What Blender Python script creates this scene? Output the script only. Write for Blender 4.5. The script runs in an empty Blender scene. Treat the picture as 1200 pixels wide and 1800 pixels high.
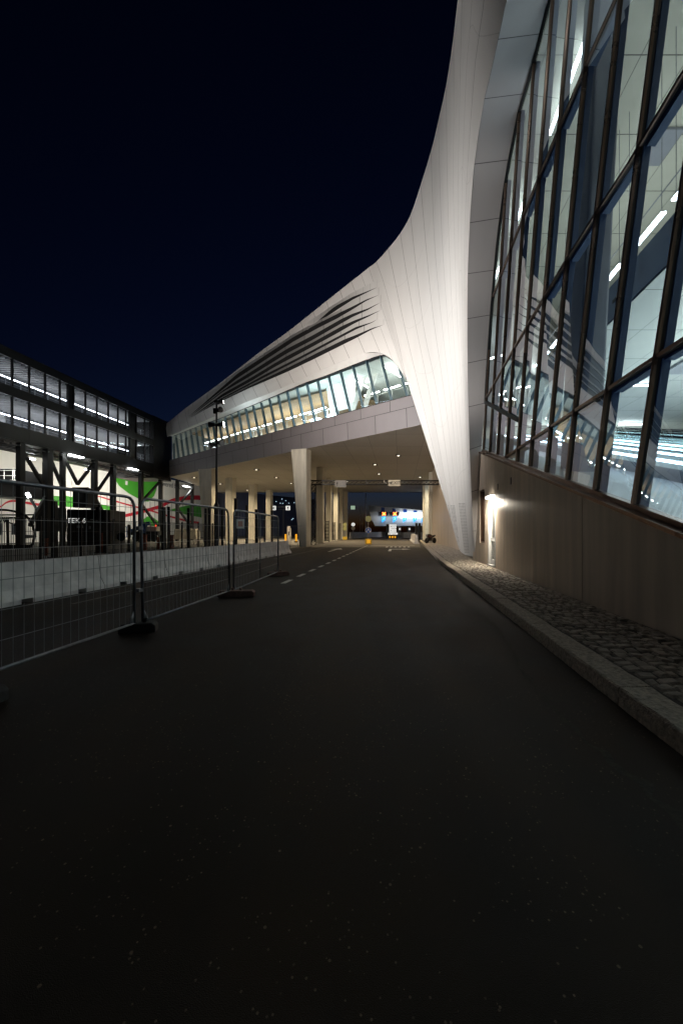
import bpy, bmesh, math, random
from mathutils import Vector, Matrix
random.seed(7)
SC = bpy.context.scene
COL = SC.collection

# ------------------------------------------------------------------ camera
F, EYE, HOR = 680.0, 1.5, 934.0          # focal length in photo pixels, eye height, horizon row
cam = bpy.data.cameras.new('camera'); camo = bpy.data.objects.new('camera', cam); COL.objects.link(camo)
camo.location = (0, 0, EYE); camo.rotation_euler = (math.radians(90), 0, 0)
cam.sensor_fit = 'VERTICAL'; cam.sensor_height = 36.0; cam.lens = F / 1800 * 36
cam.shift_y = (HOR - 900) / 1800; cam.clip_start = 0.05; cam.clip_end = 3000
SC.camera = camo
# ------------------------------------------------------------------ sky (blue hour, sun well below the horizon) and exposure
w = bpy.data.worlds.new('World'); SC.world = w; w.use_nodes = True
sky = w.node_tree.nodes.new('ShaderNodeTexSky'); sky.sky_type = 'NISHITA'; sky.sun_disc = False
sky.sun_elevation = math.radians(-5); sky.sun_rotation = math.radians(10); sky.ozone_density = 3
w.node_tree.links.new(sky.outputs[0], w.node_tree.nodes['Background'].inputs[0])
w.node_tree.nodes['Background'].inputs[1].default_value = 0.5
SC.view_settings.view_transform = 'Standard'; SC.view_settings.look = 'None'
SC.view_settings.exposure = 0; SC.view_settings.gamma = 1
SC.cycles.use_denoising = True
SC.cycles.max_bounces = 8; SC.cycles.transparent_max_bounces = 24
SC.cycles.sample_clamp_indirect = 3.0; SC.cycles.caustics_reflective = False; SC.cycles.caustics_refractive = False

# lamp strengths (W) in one place
FLOOD_W, DOWN_W, DOOR_W, PIER_W = 12600, 3400, 240, 5200
STRIP_E, GANG_E, HALL_E = 20.0, 15.0, 10.0

# ------------------------------------------------------------------ helpers
SL = 0.149                                # the road runs this much sideways per metre ahead
def R(y, d, z=0.0): return Vector((d + SL * y, y, z))
def P(px, py, Y): return Vector(((px - 600) / F * Y, Y, EYE + (HOR - py) / F * Y))
def G(px, py, z=0.0):
    Y = (EYE - z) * F / (py - HOR); return Vector(((px - 600) / F * Y, Y, z))
RA = -math.atan(SL)
def lin(a, b, t): return a + (b - a) * t
def interp(tab, x):
    if x <= tab[0][0]: return tab[0][1]
    for (a, b), (c, d) in zip(tab, tab[1:]):
        if x <= c: return lin(b, d, (x - a) / (c - a))
    return tab[-1][1]
WLOC = {}
class MB:
    def __init__(s): s.v = []; s.f = []; s.uv = {}; s.mi = []
    def add(s, vs, fs, m=0):
        o = len(s.v); s.v += [Vector(v) for v in vs]
        for f in fs: s.f.append([i + o for i in f]); s.mi.append(m)
        return s
    def box(s, c, size, rz=0.0, m=0):
        cx, cy, cz = c; a, b, h = size[0] / 2, size[1] / 2, size[2] / 2; co, si = math.cos(rz), math.sin(rz)
        vs = []
        for z in (-h, h):
            for x, y in ((-a, -b), (a, -b), (a, b), (-a, b)):
                vs.append((cx + x * co - y * si, cy + x * si + y * co, cz + z))
        return s.add(vs, [(0, 3, 2, 1), (4, 5, 6, 7), (0, 1, 5, 4), (1, 2, 6, 5), (2, 3, 7, 6), (3, 0, 4, 7)], m)
    def beam(s, p, q, wd, h, up=(0, 0, 1), m=0):
        p, q = Vector(p), Vector(q); t = (q - p).normalized(); u = Vector(up)
        sd = t.cross(u)
        if sd.length < 1e-4: sd = t.cross(Vector((1, 0, 0)))
        sd.normalize(); u = sd.cross(t).normalized()
        vs = [e + sd * (a * wd / 2) + u * (b * h / 2) for e in (p, q) for a, b in ((-1, -1), (1, -1), (1, 1), (-1, 1))]
        return s.add(vs, [(0, 3, 2, 1), (4, 5, 6, 7), (0, 1, 5, 4), (1, 2, 6, 5), (2, 3, 7, 6), (3, 0, 4, 7)], m)
    def tube(s, pts, r, n=8, m=0, caps=True):
        pts = [Vector(p) for p in pts]; rr = r if isinstance(r, (list, tuple)) else [r] * len(pts)
        vs = []; u = None
        for i, p in enumerate(pts):
            t = (pts[min(i + 1, len(pts) - 1)] - pts[max(i - 1, 0)]).normalized()
            if u is None:
                u = t.cross(Vector((0, 0, 1)))
                if u.length < 1e-3: u = t.cross(Vector((1, 0, 0)))
            u = (u - t * u.dot(t)).normalized(); b = t.cross(u)
            for k in range(n):
                a = 2 * math.pi * k / n; vs.append(p + (u * math.cos(a) + b * math.sin(a)) * rr[i])
        fs = [(i * n + k, i * n + (k + 1) % n, (i + 1) * n + (k + 1) % n, (i + 1) * n + k) for i in range(len(pts) - 1) for k in range(n)]
        if caps: fs += [tuple(range(n))[::-1], tuple((len(pts) - 1) * n + k for k in range(n))]
        return s.add(vs, fs, m)
    def lathe(s, c, prof, n=16, axis=(0, 0, 1), m=0):
        ax = Vector(axis).normalized(); u = ax.orthogonal().normalized(); b = ax.cross(u); c = Vector(c)
        vs = [c + ax * h + (u * math.cos(2 * math.pi * k / n) + b * math.sin(2 * math.pi * k / n)) * r for r, h in prof for k in range(n)]
        fs = [(i * n + k, i * n + (k + 1) % n, (i + 1) * n + (k + 1) % n, (i + 1) * n + k) for i in range(len(prof) - 1) for k in range(n)]
        fs += [tuple(range(n))[::-1], tuple((len(prof) - 1) * n + k for k in range(n))]
        return s.add(vs, fs, m)
    def prism(s, poly, vec, m=0):
        n = len(poly); vec = Vector(vec); a = [Vector(p) for p in poly]
        return s.add(a + [p + vec for p in a], [tuple(range(n))[::-1], tuple(range(n, 2 * n))] + [(i, (i + 1) % n, n + (i + 1) % n, n + i) for i in range(n)], m)
    def grid(s, rows, m=0):
        n = len(rows[0]); o = len(s.v)
        for r in rows: s.v += [Vector(p) for p in r]
        for i in range(len(rows) - 1):
            for k in range(n - 1):
                s.f.append([o + i * n + k, o + i * n + k + 1, o + (i + 1) * n + k + 1, o + (i + 1) * n + k]); s.mi.append(m)
        return s
    def build(s, name, mat, parent=None, smooth=False, uvs=None, origin=None):
        if parent is None:
            if origin is None:
                lo = [min(v[i] for v in s.v) for i in range(3)]; hi = [max(v[i] for v in s.v) for i in range(3)]
                origin = Vector(((lo[0] + hi[0]) / 2, (lo[1] + hi[1]) / 2, lo[2]))
            off = Vector(origin)
        else: off = WLOC[parent.name]
        me = bpy.data.meshes.new(name); me.from_pydata([tuple(v - off) for v in s.v], [], s.f)
        for mt in (mat if isinstance(mat, (list, tuple)) else [mat]): me.materials.append(mt)
        for p, i in zip(me.polygons, s.mi): p.material_index = i; p.use_smooth = smooth
        if uvs:
            ul = me.uv_layers.new(name='UVMap')
            for l in me.loops: ul.data[l.index].uv = uvs[l.vertex_index]
        me.validate(); me.update()
        o = bpy.data.objects.new(name, me); COL.objects.link(o)
        if parent is None: o.location = off
        else: o.parent = parent
        WLOC[o.name] = off
        return o
def recalc(o):
    bm = bmesh.new(); bm.from_mesh(o.data); bmesh.ops.recalc_face_normals(bm, faces=bm.faces); bm.to_mesh(o.data); bm.free(); return o
def bevel(o, wd, seg=2):
    m = o.modifiers.new('bevel', 'BEVEL'); m.width = wd; m.segments = seg; m.limit_method = 'ANGLE'; return o
def empty(name, loc, label, cat, group=None):
    o = bpy.data.objects.new(name, None); COL.objects.link(o); o.location = loc; o.empty_display_size = 0.2
    WLOC[o.name] = Vector(loc); return tag(o, label, cat, group)
def tag(o, label=None, cat=None, group=None, kind=None):
    if label: o['label'] = label
    if cat: o['category'] = cat
    if group: o['group'] = group
    if kind: o['kind'] = kind
    return o
def text_mesh(txt, size, pos, xdir, ydir, name, mat, parent=None, extrude=0.01, align='CENTER', sx=1.0):
    cu = bpy.data.curves.new('tmp_text', 'FONT'); cu.body = txt; cu.size = size; cu.extrude = extrude
    cu.align_x = align; cu.align_y = 'CENTER'; cu.resolution_u = 3
    t = bpy.data.objects.new('tmp_text', cu); COL.objects.link(t)
    dg = bpy.context.evaluated_depsgraph_get(); me = bpy.data.meshes.new_from_object(t.evaluated_get(dg))
    bpy.data.objects.remove(t); bpy.data.curves.remove(cu)
    X, Y = Vector(xdir).normalized(), Vector(ydir).normalized(); Z = X.cross(Y)
    b = MB(); b.add([Vector(pos) + X * v.co.x * sx + Y * v.co.y + Z * v.co.z for v in me.vertices], [tuple(p.vertices) for p in me.polygons])
    bpy.data.meshes.remove(me)
    return b if name is None else b.build(name, mat, parent)

# ------------------------------------------------------------------ materials
def mat(name, col, rough=0.6, metal=0.0, var=0.0, scale=3.0, bump=0.0, bscale=40.0, stretch=(1, 1, 1), spec=0.5, col2=None, coat=0.0):
    m = bpy.data.materials.new(name); m.use_nodes = True; nt = m.node_tree; b = nt.nodes['Principled BSDF']
    b.inputs['Base Color'].default_value = (*col, 1); b.inputs['Roughness'].default_value = rough
    b.inputs['Metallic'].default_value = metal; b.inputs['Specular IOR Level'].default_value = spec
    if coat: b.inputs['Coat Weight'].default_value = coat
    if var or bump:
        tc = nt.nodes.new('ShaderNodeTexCoord'); mp = nt.nodes.new('ShaderNodeMapping'); mp.inputs['Scale'].default_value = stretch
        nt.links.new(tc.outputs['Object'], mp.inputs[0])
    if var:
        n = nt.nodes.new('ShaderNodeTexNoise'); n.inputs['Scale'].default_value = scale; n.inputs['Detail'].default_value = 6
        nt.links.new(mp.outputs[0], n.inputs['Vector'])
        r = nt.nodes.new('ShaderNodeValToRGB'); r.color_ramp.elements[0].position = 0.3; r.color_ramp.elements[1].position = 0.72
        c2 = col2 or tuple(min(1, c * (1 + var)) for c in col)
        r.color_ramp.elements[0].color = (*[c * (1 - var) for c in col], 1); r.color_ramp.elements[1].color = (*c2, 1)
        nt.links.new(n.outputs[0], r.inputs[0]); nt.links.new(r.outputs[0], b.inputs['Base Color'])
        rr = nt.nodes.new('ShaderNodeMapRange'); rr.inputs[3].default_value = max(0.05, rough - 0.12); rr.inputs[4].default_value = min(1, rough + 0.12)
        nt.links.new(n.outputs[0], rr.inputs[0]); nt.links.new(rr.outputs[0], b.inputs['Roughness'])
    if bump:
        n2 = nt.nodes.new('ShaderNodeTexNoise'); n2.inputs['Scale'].default_value = bscale; n2.inputs['Detail'].default_value = 5
        nt.links.new(mp.outputs[0], n2.inputs['Vector'])
        bp = nt.nodes.new('ShaderNodeBump'); bp.inputs['Strength'].default_value = bump; bp.inputs['Distance'].default_value = 0.02
        nt.links.new(n2.outputs[0], bp.inputs['Height']); nt.links.new(bp.outputs[0], b.inputs['Normal'])
    return m
def emit(name, col, s):
    m = bpy.data.materials.new(name); m.use_nodes = True; nt = m.node_tree; b = nt.nodes['Principled BSDF']
    b.inputs['Base Color'].default_value = (*[min(0.8, c) for c in col], 1)
    b.inputs['Emission Color'].default_value = (*col, 1); b.inputs['Emission Strength'].default_value = s
    return m
def glass(name, tint=(0.86, 0.93, 0.95), r0=0.08, wob=0.0):
    m = bpy.data.materials.new(name); m.use_nodes = True; nt = m.node_tree; nt.nodes.remove(nt.nodes['Principled BSDF'])
    t = nt.nodes.new('ShaderNodeBsdfTransparent'); t.inputs[0].default_value = (*tint, 1)
    g = nt.nodes.new('ShaderNodeBsdfGlossy'); g.inputs['Roughness'].default_value = 0.0; g.inputs[0].default_value = (0.92, 0.95, 1, 1)
    lw = nt.nodes.new('ShaderNodeLayerWeight'); lw.inputs[0].default_value = 0.5
    mx = nt.nodes.new('ShaderNodeMixShader')
    if wob:                                           # float glass is never quite flat
        tc = nt.nodes.new('ShaderNodeTexCoord'); nz = nt.nodes.new('ShaderNodeTexNoise'); nz.inputs['Scale'].default_value = 0.9; nz.inputs['Detail'].default_value = 1
        nt.links.new(tc.outputs['Object'], nz.inputs['Vector']); bp = nt.nodes.new('ShaderNodeBump'); bp.inputs['Strength'].default_value = 1.0; bp.inputs['Distance'].default_value = wob
        nt.links.new(nz.outputs[0], bp.inputs['Height']); nt.links.new(bp.outputs[0], g.inputs['Normal'])
    pw = math_node(nt, 'POWER', lw.outputs['Facing'], 3.6)      # two-sided Schlick reflectance of a double-glazed unit
    rf = math_node(nt, 'ADD', math_node(nt, 'MULTIPLY', pw, 1 - r0), r0)
    nt.links.new(rf, mx.inputs[0]); nt.links.new(t.outputs[0], mx.inputs[1]); nt.links.new(g.outputs[0], mx.inputs[2])
    nt.links.new(mx.outputs[0], nt.nodes['Material Output'].inputs[0])
    return m
def math_node(nt, op, a, b=None):
    n = nt.nodes.new('ShaderNodeMath'); n.operation = op
    for i, x in enumerate((a, b)):
        if x is None: continue
        if isinstance(x, (int, float)): n.inputs[i].default_value = x
        else: nt.links.new(x, n.inputs[i])
    return n.outputs[0]
def uv_panels(name, col, rough, su, sv, wu=0.02, wv=0.02, dark=0.12, vary=0.05, vweight=1.0, metal=0.0):
    """Panels laid out in the surface's own UV grid: dark open joints and a slight difference in tone from panel to panel."""
    m = bpy.data.materials.new(name); m.use_nodes = True; nt = m.node_tree; b = nt.nodes['Principled BSDF']
    b.inputs['Roughness'].default_value = rough; b.inputs['Metallic'].default_value = metal
    uv = nt.nodes.new('ShaderNodeUVMap'); sp = nt.nodes.new('ShaderNodeSeparateXYZ'); nt.links.new(uv.outputs[0], sp.inputs[0])
    def line(o, k, wd):
        fr = math_node(nt, 'FRACT', math_node(nt, 'MULTIPLY', o, k)); d = math_node(nt, 'ABSOLUTE', math_node(nt, 'SUBTRACT', fr, 0.5))
        return math_node(nt, 'GREATER_THAN', d, 0.5 - wd / 2), math_node(nt, 'FLOOR', math_node(nt, 'MULTIPLY', o, k))
    lu, fu = line(sp.outputs[0], su, wu); lv, fv = line(sp.outputs[1], sv, wv)
    ln = math_node(nt, 'MAXIMUM', lu, math_node(nt, 'MULTIPLY', lv, vweight))
    cb = nt.nodes.new('ShaderNodeCombineXYZ'); nt.links.new(fu, cb.inputs[0]); nt.links.new(fv, cb.inputs[1])
    wn = nt.nodes.new('ShaderNodeTexWhiteNoise'); nt.links.new(cb.outputs[0], wn.inputs['Vector'])
    tc = nt.nodes.new('ShaderNodeTexCoord'); nz = nt.nodes.new('ShaderNodeTexNoise'); nz.inputs['Scale'].default_value = 0.9; nz.inputs['Detail'].default_value = 8
    mp = nt.nodes.new('ShaderNodeMapping'); mp.inputs['Scale'].default_value = (1.5, 1.5, 0.35)
    nt.links.new(tc.outputs['Object'], mp.inputs[0]); nt.links.new(mp.outputs[0], nz.inputs['Vector'])
    tone = math_node(nt, 'ADD', math_node(nt, 'MULTIPLY', wn.outputs['Value'], vary), math_node(nt, 'MULTIPLY', nz.outputs[0], 0.12))
    tone = math_node(nt, 'ADD', tone, 1 - vary / 2 - 0.06)
    tone = math_node(nt, 'MULTIPLY', tone, math_node(nt, 'SUBTRACT', 1.0, math_node(nt, 'MULTIPLY', ln, 1 - dark)))
    mx = nt.nodes.new('ShaderNodeMix'); mx.data_type = 'RGBA'; mx.blend_type = 'MULTIPLY'; mx.inputs[0].default_value = 1
    mx.inputs[6].default_value = (*col, 1); cc = nt.nodes.new('ShaderNodeCombineColor')
    for i in range(3): nt.links.new(tone, cc.inputs[i])
    nt.links.new(cc.outputs[0], mx.inputs[7]); nt.links.new(mx.outputs[2], b.inputs['Base Color'])
    bp = nt.nodes.new('ShaderNodeBump'); bp.inputs['Strength'].default_value = 0.22; bp.inputs['Distance'].default_value = 0.03
    hh = math_node(nt, 'ADD', math_node(nt, 'MULTIPLY', ln, -1.0), math_node(nt, 'MULTIPLY', wn.outputs['Value'], 0.15))
    nt.links.new(hh, bp.inputs['Height']); nt.links.new(bp.outputs[0], b.inputs['Normal'])
    return m

M = {}
M['shell'] = uv_panels('white_panels', (0.74, 0.73, 0.72), 0.6, 1, 1, 0.022, 0.005, 0.30, 0.02, 0.35)
M['band'] = uv_panels('grey_fascia_panels', (0.21, 0.195, 0.205), 0.5, 1, 1, 0.018, 0.0, 0.25, 0.10)
M['reveal'] = uv_panels('reveal_panels', (0.58, 0.56, 0.56), 0.5, 1, 1, 0.0, 0.012, 0.12, 0.04)
M['soffit'] = uv_panels('soffit_panels', (0.44, 0.41, 0.36), 0.62, 1, 1, 0.012, 0.012, 0.45, 0.10)
M['ceil_up'] = uv_panels('hall_ceiling_panels', (0.58, 0.57, 0.47), 0.6, 1, 1, 0.014, 0.014, 0.2, 0.03)
M['ceil_lo'] = uv_panels('deck_ceiling_panels', (0.55, 0.57, 0.54), 0.6, 1, 1, 0.012, 0.012, 0.2, 0.03)
M['wood'] = uv_panels('wood_slat_ceiling', (0.44, 0.29, 0.15), 0.55, 1, 1, 0.3, 0.0, 0.35, 0.15)
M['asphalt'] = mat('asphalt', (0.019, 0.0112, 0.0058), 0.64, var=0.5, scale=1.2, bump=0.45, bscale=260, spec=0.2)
M['quay'] = mat('quay_paving', (0.17, 0.16, 0.14), 0.8, var=0.3, scale=0.8, bump=0.3, bscale=60)
M['inner'] = mat('gangway_lining', (0.10, 0.105, 0.115), 0.5, var=0.5, scale=2.0, stretch=(0.4, 0.4, 6))
M['oldline'] = mat('old_road_paint', (0.16, 0.15, 0.13), 0.7, var=0.6, scale=14)
M['paler'] = mat('pale_asphalt', (0.115, 0.098, 0.076), 0.75, var=0.25, scale=0.8, bump=0.3, bscale=80)
M['line'] = mat('road_paint', (0.62, 0.60, 0.55), 0.6, var=0.35, scale=9)
M['kerbstone'] = mat('granite_kerb', (0.50, 0.43, 0.345), 0.75, var=0.45, scale=26, bump=1.0, bscale=70)
M['sett'] = mat('granite_setts', (0.44, 0.385, 0.32), 0.72, var=0.4, scale=7, bump=0.8, bscale=60)
M['joint'] = mat('sand_joint', (0.07, 0.06, 0.05), 0.95, var=0.4, scale=30)
M['concrete'] = mat('warm_concrete', (0.66, 0.55, 0.45), 0.40, var=0.17, scale=1.3, stretch=(3, 3, 0.22), bump=0.06, bscale=18)
M['column'] = mat('pale_concrete', (0.62, 0.59, 0.50), 0.6, var=0.14, scale=1.4, stretch=(2, 2, 0.4), bump=0.1, bscale=25)
M['barrier'] = mat('barrier_concrete', (0.80, 0.775, 0.765), 0.75, var=0.22, scale=3, bump=0.4, bscale=30)
M['dark'] = mat('dark_steel', (0.007, 0.007, 0.0075), 0.42, 0.2, var=0.3, scale=2)
M['darkclad'] = mat('dark_cladding', (0.010, 0.010, 0.0105), 0.34, 0.3, var=0.06, scale=0.7)
M['black'] = mat('matt_black', (0.006, 0.006, 0.006), 0.7)
M['louvre_dark'] = mat('louvre_shade', (0.006, 0.006, 0.007), 0.9)
M['bronze'] = mat('bronze_anodised', (0.20, 0.12, 0.085), 0.30, 0.85, var=0.15, scale=1)
M['fin'] = mat('navy_fin', (0.11, 0.16, 0.26), 0.45, var=0.1, scale=1)
M['finlt'] = mat('bridge_mullion', (0.10, 0.15, 0.19), 0.4, 0.2)
M['bulk'] = mat('slate_bulkhead', (0.06, 0.10, 0.17), 0.5, var=0.08, scale=1)
M['floorlt'] = mat('pale_terrazzo', (0.62, 0.65, 0.68), 0.35, var=0.08, scale=2)
M['grey'] = mat('grey_panel', (0.30, 0.31, 0.34), 0.5, var=0.1, scale=1)
M['white'] = mat('white_paint', (0.75, 0.75, 0.74), 0.45, var=0.05, scale=2)
M['board'] = mat('sign_board_grey', (0.40, 0.38, 0.35), 0.5, var=0.1, scale=4)
M['hull'] = mat('cream_hull', (0.80, 0.79, 0.72), 0.4, var=0.05, scale=0.6, bump=0.05, bscale=2)
M['red'] = mat('red_paint', (0.55, 0.015, 0.03), 0.4)
M['green'] = mat('green_paint', (0.07, 0.36, 0.035), 0.4, var=0.15, scale=0.12)
M['steel'] = mat('galvanised', (0.25, 0.255, 0.275), 0.42, 0.7, var=0.25, scale=12)
M['wire'] = mat('fence_wire', (0.34, 0.34, 0.35), 0.5, 0.4)
M['rubber'] = mat('black_rubber', (0.012, 0.012, 0.012), 0.75, var=0.4, scale=15, bump=0.4)
M['redblock'] = mat('red_concrete', (0.20, 0.12, 0.10), 0.85, var=0.3, scale=12, bump=0.5)
M['rust'] = mat('rust_bollard', (0.32, 0.07, 0.03), 0.7, var=0.3, scale=8)
M['blue'] = mat('blue_paint', (0.02, 0.12, 0.42), 0.4)
M['signblue'] = mat('sign_blue', (0.02, 0.09, 0.40), 0.35)
M['yellow'] = mat('yellow_box', (0.75, 0.50, 0.06), 0.5)
M['discback'] = mat('sign_back', (0.36, 0.36, 0.16), 0.5)
M['glass'] = glass('curtain_glass', (0.72, 0.84, 0.90), 0.33, 0.0012)
M['glass2'] = glass('bridge_glass', (0.90, 0.97, 0.95), 0.06)
M['glass3'] = glass('gangway_glass', (0.66, 0.74, 0.82), 0.06)
M['e_strip'] = emit('strip_white', (0.95, 0.99, 0.97), STRIP_E)
M['e_cool'] = emit('strip_cool', (0.72, 0.86, 1.0), HALL_E)
M['perf'] = mat('perforation_grey', (0.16, 0.16, 0.16), 0.8)
M['e_cool2'] = emit('floor_glow', (0.75, 0.95, 1.0), 12)
M['e_hall'] = emit('strip_hall', (0.93, 0.97, 1.0), HALL_E * 1.4)
M['e_gang'] = emit('strip_gangway', (1.0, 0.95, 0.95), GANG_E)
M['e_down'] = emit('downlight', (1.0, 0.90, 0.70), 3)
M['e_flood'] = emit('floodlight', (1.0, 0.97, 0.92), 40)
M['e_door'] = emit('door_lamp', (1.0, 0.93, 0.80), 10)
M['e_red'] = emit('red_signal', (1.0, 0.06, 0.02), 5)
M['e_amber'] = emit('amber_core', (1.0, 0.45, 0.05), 4)
M['e_led'] = emit('led_board', (0.85, 0.92, 1.0), 4.5)
M['e_blue'] = emit('lit_blue', (0.02, 0.38, 1.0), 1.3)
M['e_white'] = emit('white_glow', (1, 1, 0.96), 0.75)
M['e_head'] = emit('headlamp', (1.0, 0.93, 0.82), 30)
M['e_amberlamp'] = emit('amber_lamp', (1.0, 0.42, 0.02), 0.7)
M['e_green'] = emit('green_sign', (0.55, 0.75, 0.55), 0.5)
M['e_far'] = emit('far_window', (0.55, 0.8, 1.0), 1.6)

# ------------------------------------------------------------------ ground, road, pavement
def sheet(name, poly, m):
    return tag(MB().add(poly, [tuple(range(len(poly)))]).build(name, m), kind='structure')
sheet('ground', [(-900, -300, -0.012), (900, -300, -0.012), (900, 1500, -0.012), (-900, 1500, -0.012)], M['quay'])
rm = M['asphalt']; nt = rm.node_tree; bs = nt.nodes['Principled BSDF']
# bright chips of stone in the asphalt and long worn wheel tracks
tc = nt.nodes.new('ShaderNodeTexCoord'); vo = nt.nodes.new('ShaderNodeTexVoronoi'); vo.inputs['Scale'].default_value = 62
nt.links.new(tc.outputs['Object'], vo.inputs['Vector'])
sc_ = nt.nodes.new('ShaderNodeSeparateColor'); nt.links.new(vo.outputs['Color'], sc_.inputs[0])
chip = math_node(nt, 'MULTIPLY', math_node(nt, 'GREATER_THAN', sc_.outputs[0], 0.88), math_node(nt, 'LESS_THAN', vo.outputs['Distance'], 0.28))
n3 = nt.nodes.new('ShaderNodeTexNoise'); n3.inputs['Scale'].default_value = 2.3; n3.inputs['Detail'].default_value = 4; nt.links.new(tc.outputs['Object'], n3.inputs['Vector'])
v2 = nt.nodes.new('ShaderNodeTexVoronoi'); v2.inputs['Scale'].default_value = 24; nt.links.new(tc.outputs['Object'], v2.inputs['Vector']); s2 = nt.nodes.new('ShaderNodeSeparateColor'); nt.links.new(v2.outputs['Color'], s2.inputs[0])
big = math_node(nt, 'MULTIPLY', math_node(nt, 'GREATER_THAN', s2.outputs[0], 0.94), math_node(nt, 'LESS_THAN', v2.outputs['Distance'], 0.16))
chip = math_node(nt, 'MULTIPLY', chip, math_node(nt, 'GREATER_THAN', n3.outputs[0], 0.47))
chip = math_node(nt, 'MAXIMUM', math_node(nt, 'MULTIPLY', chip, math_node(nt, 'ADD', sc_.outputs[1], 0.15)), math_node(nt, 'MULTIPLY', big, 0.9))
mx = nt.nodes.new('ShaderNodeMix'); mx.data_type = 'RGBA'
old = bs.inputs['Base Color'].links[0].from_socket
mp = nt.nodes.new('ShaderNodeMapping'); mp.inputs['Scale'].default_value = (1.1, 0.03, 1); mp.inputs['Rotation'].default_value = (0, 0, -RA)
nt.links.new(tc.outputs['Object'], mp.inputs[0]); nz = nt.nodes.new('ShaderNodeTexNoise'); nz.inputs['Scale'].default_value = 1.0; nz.inputs['Detail'].default_value = 3
nt.links.new(mp.outputs[0], nz.inputs['Vector'])
rp = nt.nodes.new('ShaderNodeMapRange'); rp.inputs[1].default_value = 0.35; rp.inputs[2].default_value = 0.65; rp.inputs[3].default_value = 0.65; rp.inputs[4].default_value = 1.45
nt.links.new(nz.outputs[0], rp.inputs[0])
mul = nt.nodes.new('ShaderNodeMix'); mul.data_type = 'RGBA'; mul.blend_type = 'MULTIPLY'; mul.inputs[0].default_value = 1
cc = nt.nodes.new('ShaderNodeCombineColor')
for i in range(3): nt.links.new(rp.outputs[0], cc.inputs[i])
nt.links.new(old, mul.inputs[6]); nt.links.new(cc.outputs[0], mul.inputs[7])
nt.links.new(chip, mx.inputs[0]); nt.links.new(mul.outputs[2], mx.inputs[6]); mx.inputs[7].default_value = (0.17, 0.125, 0.085, 1)
nt.links.new(mx.outputs[2], bs.inputs['Base Color'])
KD = 1.9
sheet('far_road', [R(36.5, -9.3, -0.002), R(36.2, KD + 0.1, -0.002), R(160, KD + 5, -0.002), R(160, -9.3, -0.002)], M['paler'])  # far stretch of road as its own sheet of paler asphalt
                                           # lateral position of the kerb's road edge
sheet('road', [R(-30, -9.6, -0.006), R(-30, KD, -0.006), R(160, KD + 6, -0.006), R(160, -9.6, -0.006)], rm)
mk = MB()
def stripe(y0, y1, d, wd): mk.add([R(y0, d - wd / 2, 0.0), R(y0, d + wd / 2, 0.0), R(y1, d + wd / 2, 0.0), R(y1, d - wd / 2, 0.0)], [(0, 1, 2, 3)])
y = 11.15
while y < 40: stripe(y, y + 0.85, -3.35, 0.15); y += 1.68
lanes = mk.build('lane_dashes', M['line']); tag(lanes, kind='structure')
mk = MB()
for y0, y1 in ((8, 19), (21, 60)): stripe(y0, y1, -6.75, 0.09)
tag(mk.build('edge_line', M['oldline']), kind='structure')
mk = MB()                                  # turn arrow and worn lane lettering on the far asphalt
def quad(y0, y1, d0, d1): mk.add([R(y0, d0, 0.0), R(y0, d1, 0.0), R(y1, d1, 0.0), R(y1, d0, 0.0)], [(0, 1, 2, 3)])
quad(29.3, 33.0, -0.85, -0.62); quad(32.2, 33.0, -0.62, 0.25); mk.add([R(31.5, 0.25), R(32.6, 1.0), R(33.7, 0.25)], [(0, 1, 2)])
quad(28.5, 32.0, -5.3, -5.1); mk.add([R(32, -5.7), R(32, -4.7), R(34.5, -5.2)], [(0, 1, 2)])
for k in range(6): quad(36.4, 38.2, -1.3 + k * 0.42, -1.08 + k * 0.42)
quad(40, 40.5, -3.0, 1.6)
tag(mk.build('lane_arrows', M['line']), kind='structure')

pt = MB(); y = 1.2
la, lb = [], []
while y < 22:
    d = 1.38 + 0.10 * math.sin(y * 1.3) + random.uniform(-0.03, 0.03); wd = abs(random.gauss(0.03, 0.03)) + 0.012
    la.append(R(y, d, -0.0035)); lb.append(R(y, d + wd, -0.0035)); y += 0.11
pt.grid([la, lb]); tag(pt.build('dirt_line', mat('gutter_dirt', (0.032, 0.026, 0.017), 0.9, var=0.5, scale=14, bump=0.5)), kind='structure')
PZ = 0.15
def wall_d(y): return 3.57 if y < 18.7 else 3.57 + min(1, (y - 18.7) / 2) * 0.85
kb = MB(); y = -3.0                        # granite kerb stones, chipped and uneven
def kerb_d(y): return KD + max(0, y - 18) * 0.03
while y < 60:
    L = 0.95 + random.random() * 0.25; n = 7 if y < 22 else 2; j = random.uniform(-0.008, 0.008); h = random.uniform(-0.006, 0.006)
    rows = []
    for i in range(n + 1):
        yy = y + 0.006 + (L - 0.012) * i / n; d = kerb_d(yy) + j; q = lambda s: random.uniform(-s, s) if y < 14 else 0
        rows.append([R(yy, d + q(0.006), -0.02), R(yy, d + 0.004 + q(0.008), 0.06), R(yy, d + 0.008 + q(0.006), PZ - 0.016 + q(0.005)),
                     R(yy, d + 0.022 + q(0.006), PZ + h + q(0.004)), R(yy, d + 0.16, PZ + h + q(0.006)), R(yy, d + 0.285 + q(0.005), PZ + h + q(0.004)), R(yy, d + 0.29, 0.0)])
    kb.grid(rows)
    for r in (rows[0], rows[-1]): kb.add(r, [tuple(range(7))])
    y += L
tag(kb.build('kerb', M['kerbstone']), kind='structure')
pv = MB()
for i in range(64):
    a, b = -3 + i, -2 + i
    pv.add([R(a, kerb_d(a) + 0.28, PZ - 0.022), R(a, wall_d(a) + 0.1, PZ - 0.022), R(b, wall_d(b) + 0.1, PZ - 0.022), R(b, kerb_d(b) + 0.28, PZ - 0.022)], [(0, 1, 2, 3)])
tag(pv.build('pavement_bed', M['joint']), kind='structure')
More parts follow.
